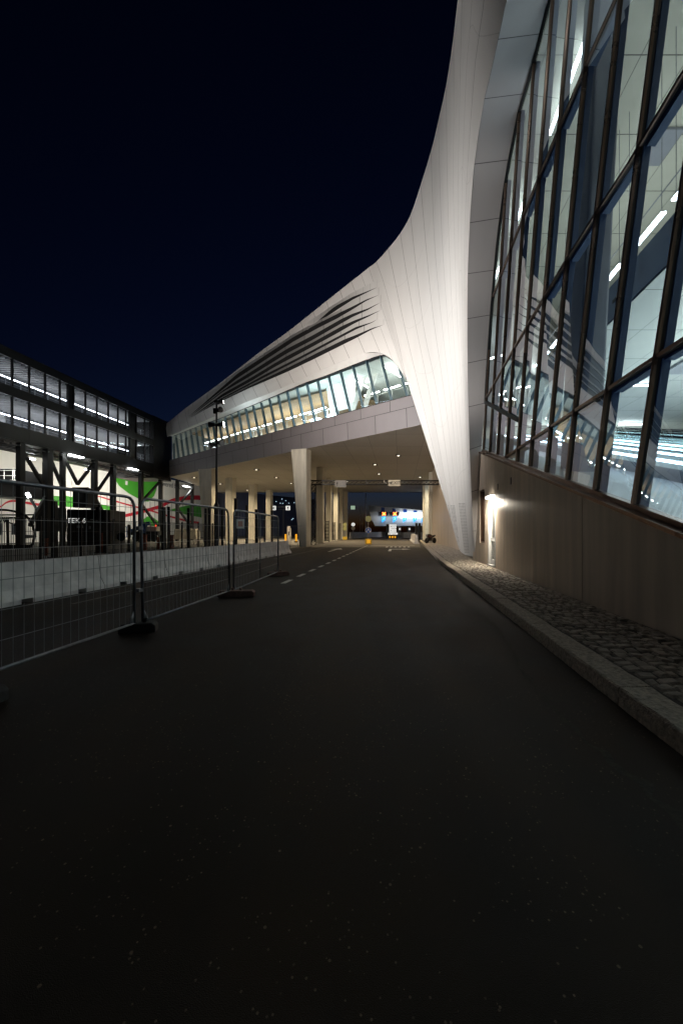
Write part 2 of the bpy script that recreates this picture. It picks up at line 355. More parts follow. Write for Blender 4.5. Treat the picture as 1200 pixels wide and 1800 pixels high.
st = MB(); y = 0.6; row = 0                # granite setts in uneven rows
while y < 46:
    fine = y < 24; ln = (0.15 if y < 10 else 0.2 if fine else 0.34); d = kerb_d(y) + 0.31 + random.uniform(0, 0.04)
    while d < wall_d(y) - 0.04:
        wd = random.uniform(0.11, 0.20) * (1 if fine else 1.6); wd = min(wd, wall_d(y) - 0.03 - d)
        if wd < 0.05: break
        g = 0.010; z = PZ + random.uniform(-0.008, 0.006); tl = random.uniform(-0.006, 0.006); tl2 = random.uniform(-0.006, 0.006); bv = 0.018
        q = lambda: random.uniform(-0.009, 0.009)
        sh = 0.03 * math.sin(d * 5 + row)
        o = [(y + g + q() + sh, d + g + q()), (y + g + q() + sh, d + wd - g + q()), (y + ln - g + q() + sh, d + wd - g + q()), (y + ln - g + q() + sh, d + g + q())]
        cy, cd = sum(a[0] for a in o) / 4, sum(a[1] for a in o) / 4
        low = [R(a, b, PZ - 0.03) for a, b in o]
        top = []
        for i, (a, b) in enumerate(o):
            a2 = a + math.copysign(min(bv, ln / 4), cy - a); b2 = b + math.copysign(min(bv, wd / 4), cd - b)
            top.append(R(a2, b2, z + (tl if i in (0, 1) else -tl) + (tl2 if i in (1, 2) else -tl2)))
        mid = [R(cy, cd, z + 0.004)]
        st.add(low + top + mid, [(0, 1, 5, 4), (1, 2, 6, 5), (2, 3, 7, 6), (3, 0, 4, 7), (4, 5, 8), (5, 6, 8), (6, 7, 8), (7, 4, 8)])
        d += wd
    y += ln; row += 1
tag(st.build('pavement', M['sett'], smooth=False), kind='structure')

# ------------------------------------------------------------------ the terminal: shell, bridge over the road, curtain wall, hall
term = empty('terminal_building', R(20, 6, 0), 'white curved ferry terminal bridging the road on concrete columns with glass facade', 'building')
def Yp(px): return 38.4 / ((px - 600) / F + 1.122)             # depth of the bridge facade line
def catmull(pts, n):
    """n+1 points evenly along a Catmull-Rom curve through 3-D points."""
    p = [Vector(q) for q in pts]; p = [p[0] * 2 - p[1]] + p + [p[-1] * 2 - p[-2]]; out = []
    ns = len(pts) - 1
    for i in range(n + 1):
        t = i / n * ns; k = min(int(t), ns - 1); t -= k; a, b, c, d = p[k:k + 4]
        out.append(0.5 * ((2 * b) + (c - a) * t + (2 * a - 5 * b + 4 * c - d) * t * t + (3 * b - a - 3 * c + d) * t ** 3))
    return out
def resample(cur, n):
    L = [0.0]
    for a, b in zip(cur, cur[1:]): L.append(L[-1] + (b - a).length)
    out = []; k = 0
    for i in range(n + 1):
        t = L[-1] * i / n
        while k < len(L) - 2 and L[k + 1] < t: k += 1
        out.append(cur[k].lerp(cur[k + 1], (t - L[k]) / max(1e-9, L[k + 1] - L[k])))
    return out
FOLD_D = [(-426, 3.0), (0, 3.02), (190, 3.0), (430, 2.96), (600, 2.97), (800, 3.12), (890, 3.3), (980, 3.6)]
def fold_Y(px, py): return interp(FOLD_D, py) * F / (px - 701.3)
FOLD = [(833, 980), (829, 890), (825.5, 800), (822.5, 700), (821, 600), (821.3, 510), (823.5, 430), (831, 310), (848, 190), (863, 125), (890, 0), (918, -130), (965, -426)]
foldw = [P(x, y, fold_Y(x, y)) for x, y in FOLD]
cols = [foldw]
def C(*pts): cols.append([P(*p) for p in pts])
C((831.5, 979.5, 18.8), (821.5, 760, 17.7), (816.5, 555, 17.5), (817, 380, 17.0), (833, 130, 14.5), (850, 0, 12.8), (880, -350, 10.5))
C((831, 979, 19.0), (819.5, 760, 18.7), (812.5, 555, 18.6), (811, 360, 18.4), (819, 130, 17.0), (829, 0, 15.8), (842, -304, 13.7))
C((830, 978.5, 19.2), (818, 760, 19.3), (808, 555, 19.6), (804.5, 350, 19.8), (808, 150, 19.5), (812, -10, 18.7), (815, -100, 17.6))
C((828, 978, 19.6), (815.5, 760, 19.7), (803, 555, 20.1), (796.5, 350, 20.4), (797, 200, 20.3), (797, 60, 20.0))
C((824, 977, 20.2), (809, 750, 20.6), (794.5, 555, 21.2), (786.5, 350, 21.7), (783.5, 150, 22.3))
C((820, 976, 21.0), (802, 740, 21.7), (785.5, 555, 22.6), (775, 390, 23.5), (770, 212, 24.4))
C((816, 975, 22.0), (794, 730, 23.2), (774.5, 555, 24.4), (763, 420, 25.2), (757, 266, 26.0))
C((812, 972, 23.2), (784, 720, 24.8), (761.5, 560, 25.9), (749, 440, 26.6), (739, 325, 27.2))
C((807, 966, 24.5), (771, 710, 26.2), (745, 580, 27.3), (731, 470, 28.0), (721, 378, 28.5))
C((799, 940, 25.4), (755, 696, 27.3), (729, 565, 28.5), (714, 480, 29.2), (703, 410, 29.7))
C((785, 890, 26.7), (738, 690, 28.6), (711, 575, 29.7), (693, 490, 30.6), (682, 437, 31.1))
C((722, 691, 29.3), (708, 640, 29.8), (694, 575, 30.5), (675, 500, 31.3), (661, 460, 31.9))
BTM = [(294, 768), (345, 746), (388, 727), (432, 707), (475, 691), (518, 672.5), (560, 652), (597, 637), (637, 620.5), (667, 620), (690, 634), (712, 665)]
SIL = [(291, 746), (323, 720), (388, 672.5), (429.5, 640), (460, 616), (510, 580), (585, 520), (661, 460)]
def band_bottom(px):
    py = interp(BTM, px); Y = Yp(px) * 0.985 if px < 640 else lin(Yp(640) * 0.985, 29.6, (px - 640) / 72); return P(px, py, Y)
bx = [712, 690, 668, 641]; tx = [648, 634, 617, 597]
px = 641
while px > 294 + 12:
    st_ = lin(13, 27, (px - 294) / 347); px -= st_; bx.append(px); tx.append(px - lin(3, 44, (px - 294) / 347))
bx.append(294); tx.append(291)
for b_, t_ in zip(bx, tx):
    A = band_bottom(b_); B = P(t_, interp(SIL, t_), Yp(t_) * 1.0)
    nrm = Vector((-0.67, -0.745, 0)) * (0.05 + 0.95 * max(0, min(1, (b_ - 294) / 250))) * max(0.08, min(1, (700 - b_) / 220)); mid = (A + B) / 2 + nrm * 0.35
    cols.append([A, A.lerp(B, 0.25) + nrm * 0.28, mid, A.lerp(B, 0.75) + nrm * 0.25, B])
NV, NS = 36, 3
base = [resample(catmull(c, 80), NV) for c in cols]
rows_ = [catmull([c[j] for c in base], (len(base) - 1) * NS) for j in range(NV + 1)]
sh = MB(); sh.grid(rows_)
ncol = (len(base) - 1) * NS + 1
uvs = [((k / NS), j / NV * 6) for j in range(NV + 1) for k in range(ncol)]
shell = recalc(sh.build('white_shell', M['shell'], term, smooth=True, uvs=uvs))
# roof band carried on over the glass towards the near end, and the roof behind the shell's upper edge
rb = MB(); topedge = [rows_[-1][k] for k in range(ncol)]
near = [foldw[-1], rows_[-1][0]]
A, B = foldw[-1], cols[1][-1]
rb.add([A, B, R(-14, 3.0, 26), R(-14, 2.9, 18)], [(0, 1, 2, 3)])
roof = MB(); k0 = NS * 2
inner = [p + Vector((14, 12, 0.2)) for p in topedge[k0:]]
roof.grid([topedge[k0:], inner])
roof.add([B, R(-14, 3.0, 26), R(-14, 26, 26), Vector((32, 26, 27))], [(0, 1, 2, 3)])
rb.build('roof_band', M['shell'], shell, uvs=[(0, 0), (0, 1), (9, 1), (9, 0)])
roof.build('roof', M['grey'], term)

# folded blades in the bridge band; black faces paint the shade in the slits
UC = [(331, 733), (351, 715), (373, 703), (414, 668), (440, 651), (465, 632), (517, 597), (567, 562), (595, 541), (616, 520), (636, 507), (662, 504.5)]
LC = [(332, 734), (390, 705), (430, 687), (460, 672), (510, 648), (560, 625), (600, 607), (635, 590), (676, 569)]
from mathutils.bvhtree import BVHTree
BVH = BVHTree.FromPolygons([v.co + WLOC[shell.name] for v in shell.data.vertices], [tuple(p.vertices) for p in shell.data.polygons])
def on_shell(px, py, k):
    """the point of the shell's surface seen at a photo position, moved k metres off the surface"""
    d = P(px, py, 1.0) - Vector((0, 0, EYE)); d.normalize(); o = Vector((0, 0, EYE))
    hit, n, _, dist = BVH.ray_cast(o, d)
    if hit is None: return None
    return hit - d * k
def lpt(px, t, k): return on_shell(px, lin(interp(UC, px), interp(LC, px), t), k)
SLITS = [[(540, 580), (560, 566.5), (577, 554.5), (594.9, 542.8), (619.9, 526.6), (641.5, 515.8), (662.8, 505)],
         [(331, 733), (414, 667), (465, 633.5), (515.8, 600.3), (561.3, 575.3), (591.7, 560.2), (617.7, 545), (643.7, 528.8), (665.4, 518.6)],
         [(334, 733), (390, 690), (440, 661), (505, 620.8), (548.3, 598.1), (591.7, 573.2), (619.9, 556.9), (645.9, 545), (669, 531.4)],
         [(337, 733), (390, 698), (440, 670.7), (483.3, 644.7), (544, 612.2), (591.7, 586.2), (622, 568.8), (649, 555.8), (669, 545)],
         [(340, 732), (390, 702), (440, 676), (526.7, 631.7), (591.7, 597), (626.4, 578.6), (652.4, 567.8), (663.2, 561.3)],
         [(333, 734), (390, 705), (440, 681.5), (505, 653.4), (548.3, 632.8), (591.7, 611.1), (626.4, 593.8), (654.5, 578.6), (674, 571)]]
lv = MB(); NP = 60; luv = []
for i, sl in enumerate(SLITS):
    x0, x1 = sl[0][0], sl[-1][0]; R0, R1, R2, R3, us = [], [], [], [], []
    for k in range(NP + 1):
        x = lin(x0, x1, k / NP); yb = interp(sl, x)
        th = min(8.0 if i != 4 else 4.5, (x1 - x) * 0.115) * min(1, (x - x0) / (90 if i else 45))
        if i > 1: gap = yb - interp(SLITS[i - 1], min(x, SLITS[i - 1][-1][0])); 
        elif i == 1: gap = 14 if x < 592 else yb - interp(SLITS[0], x)
        else: gap = 13
        if i in (0, 1) and x < 600: gap = min(gap, 13)
        gap = max(gap, 0.8); th = min(th, gap * 0.62); fade = min(1, th / 5.0)
        pts = [on_shell(x, yb - gap, 0.01), on_shell(x, yb - th, 0.052 + 0.95 * fade * max(0.18, min(1, (640 - x) / 130))), on_shell(x, yb - th, 0.05), on_shell(x, yb, 0.05)]
        if None in pts: continue
        for L_, p in zip((R0, R1, R2, R3), pts): L_.append(p)
        us.append(k / 6.0)
    lv.grid([R0, R1], 0); lv.grid([R1, R2], 1); lv.grid([R2, R3], 1); luv += [(u, 0.5) for u in us] * 6
lv.build('louvre', [M['shell'], M['louvre_dark']], shell, uvs=luv)
# two perforated strips low on the leg
for (xa0, xb0, ya), (xa1, xb1, yb) in (((786, 799, 889), (803, 808.5, 966)), ((805, 817, 885), (816, 824, 971))):
    pf = MB()
    for r in range(34):
        for c in range(5):
            t = r / 33; x = lin(lin(xa0, xa1, t), lin(xb0, xb1, t), (c + 0.5) / 5); y = lin(ya, yb, t); wx = lin(xb0 - xa0, xb1 - xa1, t) / 5 * 0.3; wy = 0.5
            q = [on_shell(x + a * wx, y + b * wy, 0.012) for a, b in ((-1, -1), (1, -1), (1, 1), (-1, 1))]
            if None not in q: pf.add(q, [(0, 1, 2, 3)])
    tag(pf.build('perforated_strip', M['perf'], shell), kind='stuff')

# underside of the visor between the band and the window head
HEADP = [(303, 767), (354, 747), (393, 733), (440, 714), (495, 691), (539, 672), (570, 662), (612, 645), (636, 636), (660, 626), (690, 622), (716, 640)]
def head_pt(px): return P(px, interp(HEADP, px), 14.1 * F / (HOR - interp(HEADP, px)) if px < 662 else 31.0)
vs_ = MB(); xs = [297 + i * (690 - 297) / 60 for i in range(61)]
vs_.grid([[band_bottom(x) for x in xs], [head_pt(min(x + 6, 716)) for x in xs]])
vs_.build('visor_soffit', M['white'], term, smooth=True)

# fascia under the windows, in two courses
DB = Vector((-0.746, 0.666, 0)); NI = Vector((0.67, 0.742, 0))      # along the bridge towards its far end, and inwards
B0 = Vector((6.1, 28.8, 0)); BL = 42.0
def FP(s, z, o=0.0): return B0 + DB * s + NI * o + Vector((0, 0, z))
S0_ = -1.4
for nm, z0, z1, o0, o1, off in (('upper_fascia', 11.02, 11.87, 0.02, -0.02, 0.0), ('lower_fascia', 9.5, 10.98, 0.1, 0.0, 0.5)):
    fb = MB(); ss = [S0_ + i * (BL - S0_) / 20 for i in range(21)]
    fb.grid([[FP(s, z0, o0) for s in ss], [FP(s, z1, o1) for s in ss]])
    n1 = len(fb.v); fb.add([FP(BL, z0, o0), FP(BL, z1, o1), FP(BL, z1, o1) + Vector((0, 26, 0)), FP(BL, z0, o0) + Vector((0, 26, 0))], [(0, 1, 2, 3)])
    uv = [((s / 3.0 + off), 0.5) for _ in range(2) for s in ss] + [(0.2, .5), (0.2, .5), (8.2, .5), (8.2, .5)]
    fb.build(nm, M['band'], term, uvs=uv)
jn = MB(); jn.beam(FP(S0_, 11.0, 0.06), FP(BL, 11.0, 0.06), 0.06, 0.05); jn.beam(FP(S0_, 11.9, 0.05), FP(BL, 11.9, 0.05), 0.14, 0.05)
jn.build('fascia_joint', M['dark'], term)
# soffit over the road
sof = MB(); n = 26
pa = [FP(S0_ + i * (BL - S0_) / n, 9.5, 0.1) for i in range(n + 1)]
pb = []
for i in range(n + 1):
    t = i / n; pb.append(Vector((lin(17.5, -25.2, t), 79, 9.5)))
g_ = [[pa[i].lerp(pb[i], j / 12) for i in range(n + 1)] for j in range(13)]
sof.grid(g_)
uv = [(v.x * 0.42 + 0.1 - v.y * SL * 0.42, v.y * 0.22) for v in sof.v]
nq = len(sof.v); q_ = [pa[0], pb[0], Vector((22, 79, 9.5)), Vector((12, 28.0, 9.5))]
sof.add(q_, [(0, 1, 2, 3)]); uv += [(v.x * 0.42 + 0.1 - v.y * SL * 0.42, v.y * 0.22) for v in q_]
sof.build('soffit', M['soffit'], term, uvs=uv)
eg = MB(); eg.beam((-25.2, 79.1, 10.2), (23, 79.1, 10.2), 0.2, 1.5); eg.build('far_fascia', M['band'], term, uvs=[(0, 0)] * 8)
# glazing of the bridge: sill to leaning head
mulp = []; Lb = 1.46; s = -1.0
def sill_px(s): v = FP(s, 0); return 600 + F * v.x / v.y
heads = []
s = -1.4
pts_s, pts_h = [], []
while s < BL + 0.01:
    A = FP(s, 11.92, 0.08); pxb = sill_px(s); pxt = pxb - lin(4, 19.5, max(0, (pxb - 300) / 400)); B = head_pt(max(303, pxt)) + NI * 0.02
    pts_s.append(A); pts_h.append(B); s += Lb
bg = MB()
for a, b, c, d in zip(pts_s, pts_s[1:], pts_h[1:], pts_h): bg.add([a, b, c, d], [(0, 1, 2, 3)])
bgl = MB()
for i, (a, h) in enumerate(zip(pts_s, pts_h)):
    bm_ = MB(); bm_.beam(a + NI * 0.16, h + NI * 0.16, 0.09, 0.30, up=NI); bm_.build('bridge_mullion', M['finlt'], term)
tr = MB()
for a, b in zip(pts_h, pts_h[1:]): tr.beam(a, b, 0.08, 0.06)
tr.build('window_head', M['dark'], term)
bg.build('bridge_window', M['glass2'], term)
# far end wall of the bridge, and inside it: floor, ceilings, back wall
ins = MB(); ins.prism([FP(-6, 11.6, 0.3), FP(BL - 0.1, 11.6, 0.3), FP(BL - 0.1, 11.6, 13), FP(-6, 11.6, 13)], (0, 0, 0.2)); ins.build('bridge_floor', M['floorlt'], term)
cg = MB(); ss = [-7 + i * 1.0 for i in range(int(BL + 7))]
cg.grid([[FP(s, 15.75, 0.35) for s in ss], [FP(s, 16.2, 6.0) for s in ss], [FP(s, 16.4, 13.0) for s in ss]])
cg.build('bridge_ceiling', M['ceil_lo'], term, uvs=[(s / 1.5, k * 1.5) for k in range(3) for s in ss])
wd_ = MB(); ss = [10.5 + i * 0.5 for i in range(58)]
wd_.grid([[FP(s, 15.6, lin(2.6, 1.5, min(1, (s - 10.5) / 12))) for s in ss], [FP(s, 15.1 if s > 14 else lin(15.5, 15.1, (s - 10.5) / 3.5), 11.5) for s in ss]])
wd_.build('slatted_ceiling', M['wood'], term, uvs=[(k * 36.0, s / 2) for k in range(2) for s in ss])
bw = MB(); bw.add([FP(-7, 11.8, 12.5), FP(BL, 11.8, 12.5), FP(BL, 16.5, 12.5), FP(-7, 16.5, 12.5)], [(0, 1, 2, 3)])
bw.add([FP(BL - 0.15, 11.8, 0.35), FP(BL - 0.15, 11.8, 12.5), FP(BL - 0.15, 16.5, 12.5), FP(BL - 0.15, 16.5, 0.35)], [(0, 1, 2, 3)])
bw.add([FP(-7, 11.8, 0.35), FP(-7, 11.8, 12.5), FP(-7, 16.5, 12.5), FP(-7, 16.5, 0.35)], [(0, 1, 2, 3)])
bw.build('bridge_back_wall', M['ceil_lo'], term, uvs=[(0, 0), (30, 0), (30, 1), (0, 1)] + [(0.1, 0.1), (5.1, 0.1), (5.1, 0.9), (0.1, 0.9)] * 2)
cy_ = MB()                                              # white raking posts and a tall pale bulkhead inside
for s in (7.2, 8.6): cy_.beam(FP(s, 11.8, 1.6), FP(s - 0.5, 16, 3.0), 0.55, 0.12, up=NI)
cy_.prism([FP(9.2, 13.6, 3.2), FP(12.6, 13.6, 3.2), FP(12.2, 16.0, 2.2), FP(8.6, 16.0, 2.2)], tuple(NI * 0.15))
cy_.build('bridge_bulkhead', M['white'], term)
rl = MB()
for s in [0.4 + 1.46 * k for k in range(28)]: rl.box(FP(s, 12.45, 0.75), (0.05, 0.05, 1.1), 0)
rl.beam(FP(-1, 12.98, 0.75), FP(41, 12.98, 0.75), 0.05, 0.05); rl.build('bridge_railing', M['white'], term)
def strip(p, q, w_, m, label, group, parent=None):
    b = MB(); b.beam(p, q, w_, 0.07); return tag(b.build('strip_light', m), label, 'strip light', group)
for k in range(19):
    s = -4.5 + k * 2.35; strip(FP(s, 14.8, 4.3), FP(s + 1.75, 14.8, 4.3), 0.15, M['e_strip'], 'white strip light in the long line over the bridge floor', 'strip lights in a line inside the bridge')
for s in (0.8, 4.6, 8.4): strip(FP(s, 15.55, 1.6), FP(s + 0.3, 15.6, 4.6), 0.09, M['e_strip'], 'thin cross strip light inside the bridge near its arched window end', 'cross strip lights inside the bridge')
for s in (19, 25, 31): strip(FP(s, 14.85, 8.5), FP(s + 5, 14.85, 8.5), 0.14, M['e_strip'], 'strip light hung below the wooden slat ceiling in the bridge', 'strip lights under the slat ceiling')

for s, lb in ((9.6, 'glaring floor light inside the bridge below the white bulkhead'), (11.8, 'glaring floor light inside the bridge where the wooden ceiling begins')):
    b = MB(); b.beam(FP(s, 12.25, 0.9), FP(s + 1.0, 12.25, 0.9), 0.5, 0.35); o = tag(b.build('floor_light', M['e_cool2']), lb, 'floor light')
    l = bpy.data.lights.new('floor_glow', 'AREA'); l.shape = 'RECTANGLE'; l.size = 1.0; l.size_y = 0.5; l.energy = 130; l.color = (0.70, 0.93, 1.0)
    lo = bpy.data.objects.new('floor_glow', l); COL.objects.link(lo); lo.parent = o; lo.location = FP(s + 0.5, 12.5, 0.9) - WLOC[o.name]; lo.rotation_euler = (math.pi, 0, 0)

l = bpy.data.lights.new('bridge_fill', 'AREA'); l.shape = 'RECTANGLE'; l.size = 34; l.size_y = 1.5; l.energy = 900; l.color = (0.85, 0.98, 1.0)  # unseen area lamp added to brighten the whole bridge interior
lo = bpy.data.objects.new('bridge_fill', l); COL.objects.link(lo); lo.parent = o; lo.location = FP(21, 12.2, 3.0) - WLOC[o.name]; lo.rotation_euler = (math.pi, 0, -math.atan2(DB.y, DB.x))

# ---- the concrete base wall along the pavement
def sill_z(y): return 0.10 + 0.29 * y if y > 3 else 0.97 + 0.0 * y
wall = MB(); joints = [-7, -3.65, -0.85, 1.95, 4.75, 7.55, 10.35, 13.15, 15.95, 18.75]
holes = [(14.35, 15.5, PZ, 2.62), (16.2, 17.2, 1.0, 3.3)]
def wpanel(y0, y1, z0, f0, f1, g=0.011):
    a, b, c, d = R(y0 + g, 3.57, z0), R(y1 - g, 3.57, z0), R(y1 - g, 3.57, f1), R(y0 + g, 3.57, f0)
    wall.prism([a, b, c, d], (0.3, 0, 0))
for y0, y1 in zip(joints, joints[1:]):
    t0, t1 = sill_z(y0) - 0.07, sill_z(y1) - 0.07
    tz = lambda y: lin(t0, t1, (y - y0) / (y1 - y0))
    hs = [h for h in holes if h[0] >= y0 - 1e-3 and h[1] <= y1 + 1e-3]
    if not hs: wpanel(y0, y1, 0.0, t0, t1)
    else:
        a, b, z0, z1 = hs[0]
        wpanel(y0, a + 0.007, 0, t0, tz(a)); wpanel(b - 0.007, y1, 0, tz(b), t1)
        wall.prism([R(a, 3.57, z1), R(b, 3.57, z1), R(b, 3.57, tz(b)), R(a, 3.57, tz(a))], (0.3, 0, 0))
        if z0 > 0.3: wall.prism([R(a, 3.57, 0), R(b, 3.57, 0), R(b, 3.57, z0), R(a, 3.57, z0)], (0.3, 0, 0))
bwall = wall.build('base_wall', M['concrete'], term)
MB().prism([R(-7, 3.9, 0), R(19, 3.9, 0), R(19, 3.9, 5.3), R(3, 3.9, 0.9), R(-7, 3.9, 0.9)], (0.05, 0, 0)).build('base_wall_backing', M['black'], term)
vt = MB()
for y in (12.35, 14.0): vt.beam(R(y, 3.565, 3.0), R(y, 3.565, 3.22), 0.05, 0.02, up=(1, 0, 0))
vt.build('wall_vent', M['black'], bwall)
fw = MB(); ys = [19, 22, 24, 26, 29, 32, 35, 38, 41, 44, 47, 50, 53]
for a, b in zip(ys, ys[1:]): fw.add([R(a + .01, wall_d(a), 0), R(b - .01, wall_d(b), 0), R(b - .01, wall_d(b), 9.6), R(a + .01, wall_d(a), 9.6)], [(0, 1, 2, 3)])
for a, b in zip(ys, ys[1:]): fw.add([R(a - .1, wall_d(a) + 0.05, 0), R(b + .1, wall_d(b) + 0.05, 0), R(b + .1, wall_d(b) + 0.05, 9.6), R(a - .1, wall_d(a) + 0.05, 9.6)], [(0, 1, 2, 3)], 1)
fw.build('far_base_wall', [M['concrete'], M['black']], term)
# windows and door in the base wall
wf = MB(); y0, y1, z0, z1 = 16.2, 17.2, 1.0, 3.3
for a, b in (((y0, z0), (y1, z0)), ((y0, z1), (y1, z1)), ((y0, z0), (y0, z1)), ((y1, z0), (y1, z1))): wf.beam(R(a[0], 3.66, a[1]), R(b[0], 3.66, b[1]), 0.10, 0.10, up=(1, 0, 0))
win = wf.build('window', M['bronze'], term)
MB().add([R(y0, 3.7, z0), R(y1, 3.7, z0), R(y1, 3.7, z1), R(y0, 3.7, z1)], [(0, 1, 2, 3)]).build('pane', mat('dark_pane', (0.02, 0.02, 0.022), 0.08), win)
for yy in (27.2, 29.4):
    o = MB().beam(R(yy, wall_d(yy) - 0.02, 1.0), R(yy, wall_d(yy) - 0.02, 3.0), 0.5, 0.06, up=(1, 0, 0)).build('window', M['bronze'], term)
dr = MB(); y0, y1, z0, z1 = 14.35, 15.5, PZ, 2.62
for a, b in (((y0 + .04, z0), (y0 + .04, z1)), ((y1 - .04, z0), (y1 - .04, z1)), ((y0, z1 - .04), (y1, z1 - .04))): dr.beam(R(a[0], 3.63, a[1]), R(b[0], 3.63, b[1]), 0.08, 0.14, up=(1, 0, 0))
dr.beam(R(y0, 3.55, z0 + 0.03), R(y1, 3.55, z0 + 0.03), 0.10, 0.06)
door = dr.build('door', M['white'], term)
lf = MB(); ya, yb = y0 + 0.09, y1 - 0.09
for a, b, wd in (((ya + .06, z0 + .06), (ya + .06, z1 - .1), .13), ((yb - .06, z0 + .06), (yb - .06, z1 - .1), .13), ((ya, z1 - .16), (yb, z1 - .16), .12), ((ya, z0 + .16), (yb, z0 + .16), .2), ((ya, 1.18), (yb, 1.18), .14)):
    lf.beam(R(a[0], 3.66, a[1]), R(b[0], 3.66, b[1]), wd, 0.05, up=(1, 0, 0))
lf.build('door_leaf', M['white'], door)
MB().add([R(ya, 3.67, z0), R(yb, 3.67, z0), R(yb, 3.67, z1), R(ya, 3.67, z1)], [(0, 1, 2, 3)]).build('pane', mat('door_pane', (0.05, 0.055, 0.05), 0.1), door)
hd = MB(); hd.tube([R(14.53, 3.63, 1.22), R(14.53, 3.50, 1.22), R(14.72, 3.49, 1.22)], 0.014); hd.beam(R(14.53, 3.625, 1.05), R(14.53, 3.625, 1.35), 0.05, 0.02, up=(1, 0, 0)); hd.build('handle', M['steel'], door)
wl = MB(); wl.beam(R(14.55, 3.50, 2.82), R(15.35, 3.50, 2.82), 0.14, 0.10, m=1); wl.beam(R(14.5, 3.535, 2.885), R(15.4, 3.535, 2.885), 0.07, 0.02)
wlo = wl.build('wall_lamp', [M['white'], M['e_door']]); tag(wlo, 'bright white bulkhead lamp glowing above the glazed service door', 'wall lamp')
ld = bpy.data.lights.new('door_light', 'AREA'); ld.shape = 'RECTANGLE'; ld.size = 0.7; ld.size_y = 0.15; ld.energy = DOOR_W; ld.color = (1, 0.9, 0.74)
lo = bpy.data.objects.new('door_light', ld); COL.objects.link(lo); lo.location = Vector((R(14.95, 3.42, 2.74)) - WLOC[wlo.name]); lo.parent = wlo; lo.rotation_euler = (math.radians(0), math.radians(-38), 0)

# ---- curtain wall: bronze mullions over deep navy fins, level transoms every 3.35 m, leaning inwards
def lean(y): return 0.9 / max(y, 4.0)
def GX(y, z, o=0.0): return Vector((3.57 + SL * y + lean(y) * (z - sill_z(y)) + o, y, z))
ZT = [(-9, 18.2), (11.6, 18.2), (11.9, 18.0), (13.0, 17.1), (14.1, 16.8), (15.2, 15.5), (15.9, 13.6), (16.3, 11.4), (16.45, 9.0), (16.5, sill_z(16.5) + 0.05)]
def top_z(y): return interp(ZT, y)
cw = MB()
for y0, y1, in ((-8, 3), (3, 16.5)):
    cw.beam(GX(y0, sill_z(y0), -0.04), GX(y1, sill_z(y1), -0.04), 0.30, 0.06); cw.beam(GX(y0, sill_z(y0) + 0.07, -0.0), GX(y1, sill_z(y1) + 0.07, 0.0), 0.12, 0.08)
cwall = cw.build('curtain_wall', M['bronze'], term)
MY = [5.9 + 1.17 * k for k in range(-12, 9)] + [16.4]
TT = [[(-8, 4.3), (5.4, 4.19), (7.1, 4.09), (9.6, 4.03), (12.9, 4.0), (16.5, 4.0)], [(-8, 10.5), (4, 9.4), (6.25, 8.88), (7.3, 8.43), (10.6, 7.9), (15.6, 7.26), (16.5, 7.15)],
      [(-8, 16), (6, 13.7), (8.4, 13.07), (10.55, 12.5), (13, 12.0), (15.3, 11.5), (16.5, 11.3)]]
for y in MY:
    zb, zt = sill_z(y), top_z(y) if y < 16 else 11.0
    b = MB(); b.beam(GX(y, zb, -0.025), GX(y, zt, -0.025), 0.044, 0.055, up=(1, 0, 0)); b.beam(GX(y, zb, 0.03), GX(y, zt, 0.03), 0.048, 0.05, up=(1, 0, 0), m=1)
    b.build('mullion', [M['bronze'], M['black']], cwall)
    if y < 15.6:
        b = MB(); b.beam(GX(y, zb + 0.03, 0.125), GX(y, zt, 0.125), 0.08, 0.13, up=(1, 0, 0)); b.build('mullion_fin', M['fin'], cwall)
for tt in TT:
    tz_ = lambda y: interp(tt, y)
    ya = -8; yb = max(y for y in [k * 0.05 for k in range(60, 330)] if top_z(y) > tz_(y) and sill_z(y) < tz_(y))
    b = MB(); n = 24
    for i in range(n):
        u, v = lin(ya, yb, i / n), lin(ya, yb, (i + 1) / n)
        b.beam(GX(u, tz_(u), -0.012), GX(v, tz_(v), -0.012), 0.05, 0.06); b.beam(GX(u, tz_(u), 0.035), GX(v, tz_(v), 0.035), 0.06, 0.075, m=1)
    b.build('transom', [M['bronze'], M['black']], cwall)
    b = MB()
    for y0, y1 in zip(MY, MY[1:]):
        if y1 > yb or y1 > 15.7: continue
        b.beam(GX(y0 + 0.05, tz_(y0), 0.15), GX(y1 - 0.05, tz_(y1), 0.15), 0.16, 0.15)
    b.build('transom_fin', M['fin'], cwall)
for y0, y1 in zip(MY, MY[1:]):
    levels = [None] + list(range(3)) + [None]
    if y1 < 1.5: levels = [None, None]
    zl = lambda k, y, top: (top_z(y) if y < 16.3 else 11.0) if (k is None and top) else sill_z(y) if k is None else max(sill_z(y), min(interp(TT[k], y), top_z(y) if y < 16.3 else 11.0))
    for a, c in zip(levels, levels[1:]):
        a0, a1, c0, c1 = zl(a, y0, 0), zl(a, y1, 0), zl(c, y0, 1), zl(c, y1, 1)
        if c0 - a0 < 0.02 and c1 - a1 < 0.02: continue
        MB().add([GX(y0, a0), GX(y1, a1), GX(y1, c1), GX(y0, c0)], [(0, 1, 2, 3)]).build('pane', M['glass'], cwall)
eb = MB(); zs = [sill_z(16.5), 7, 9, 11, 12.5, 13.6, 14.6, 15.5, 16.2, 16.8, 17.1, 17.6, 18.0]
def edge_y(z):
    prev = None
    for (a, b), (c, d) in zip(ZT, ZT[1:]):
        if d <= z <= b and b != d: return lin(a, c, (z - b) / (d - b))
    return 11.8
edge = [GX(edge_y(z), z, -0.02) for z in zs]
for a, b in zip(edge, edge[1:]): eb.beam(a, b, 0.12, 0.10, up=(1, 0, 0))
eb.build('edge_frame', M['black'], cwall)
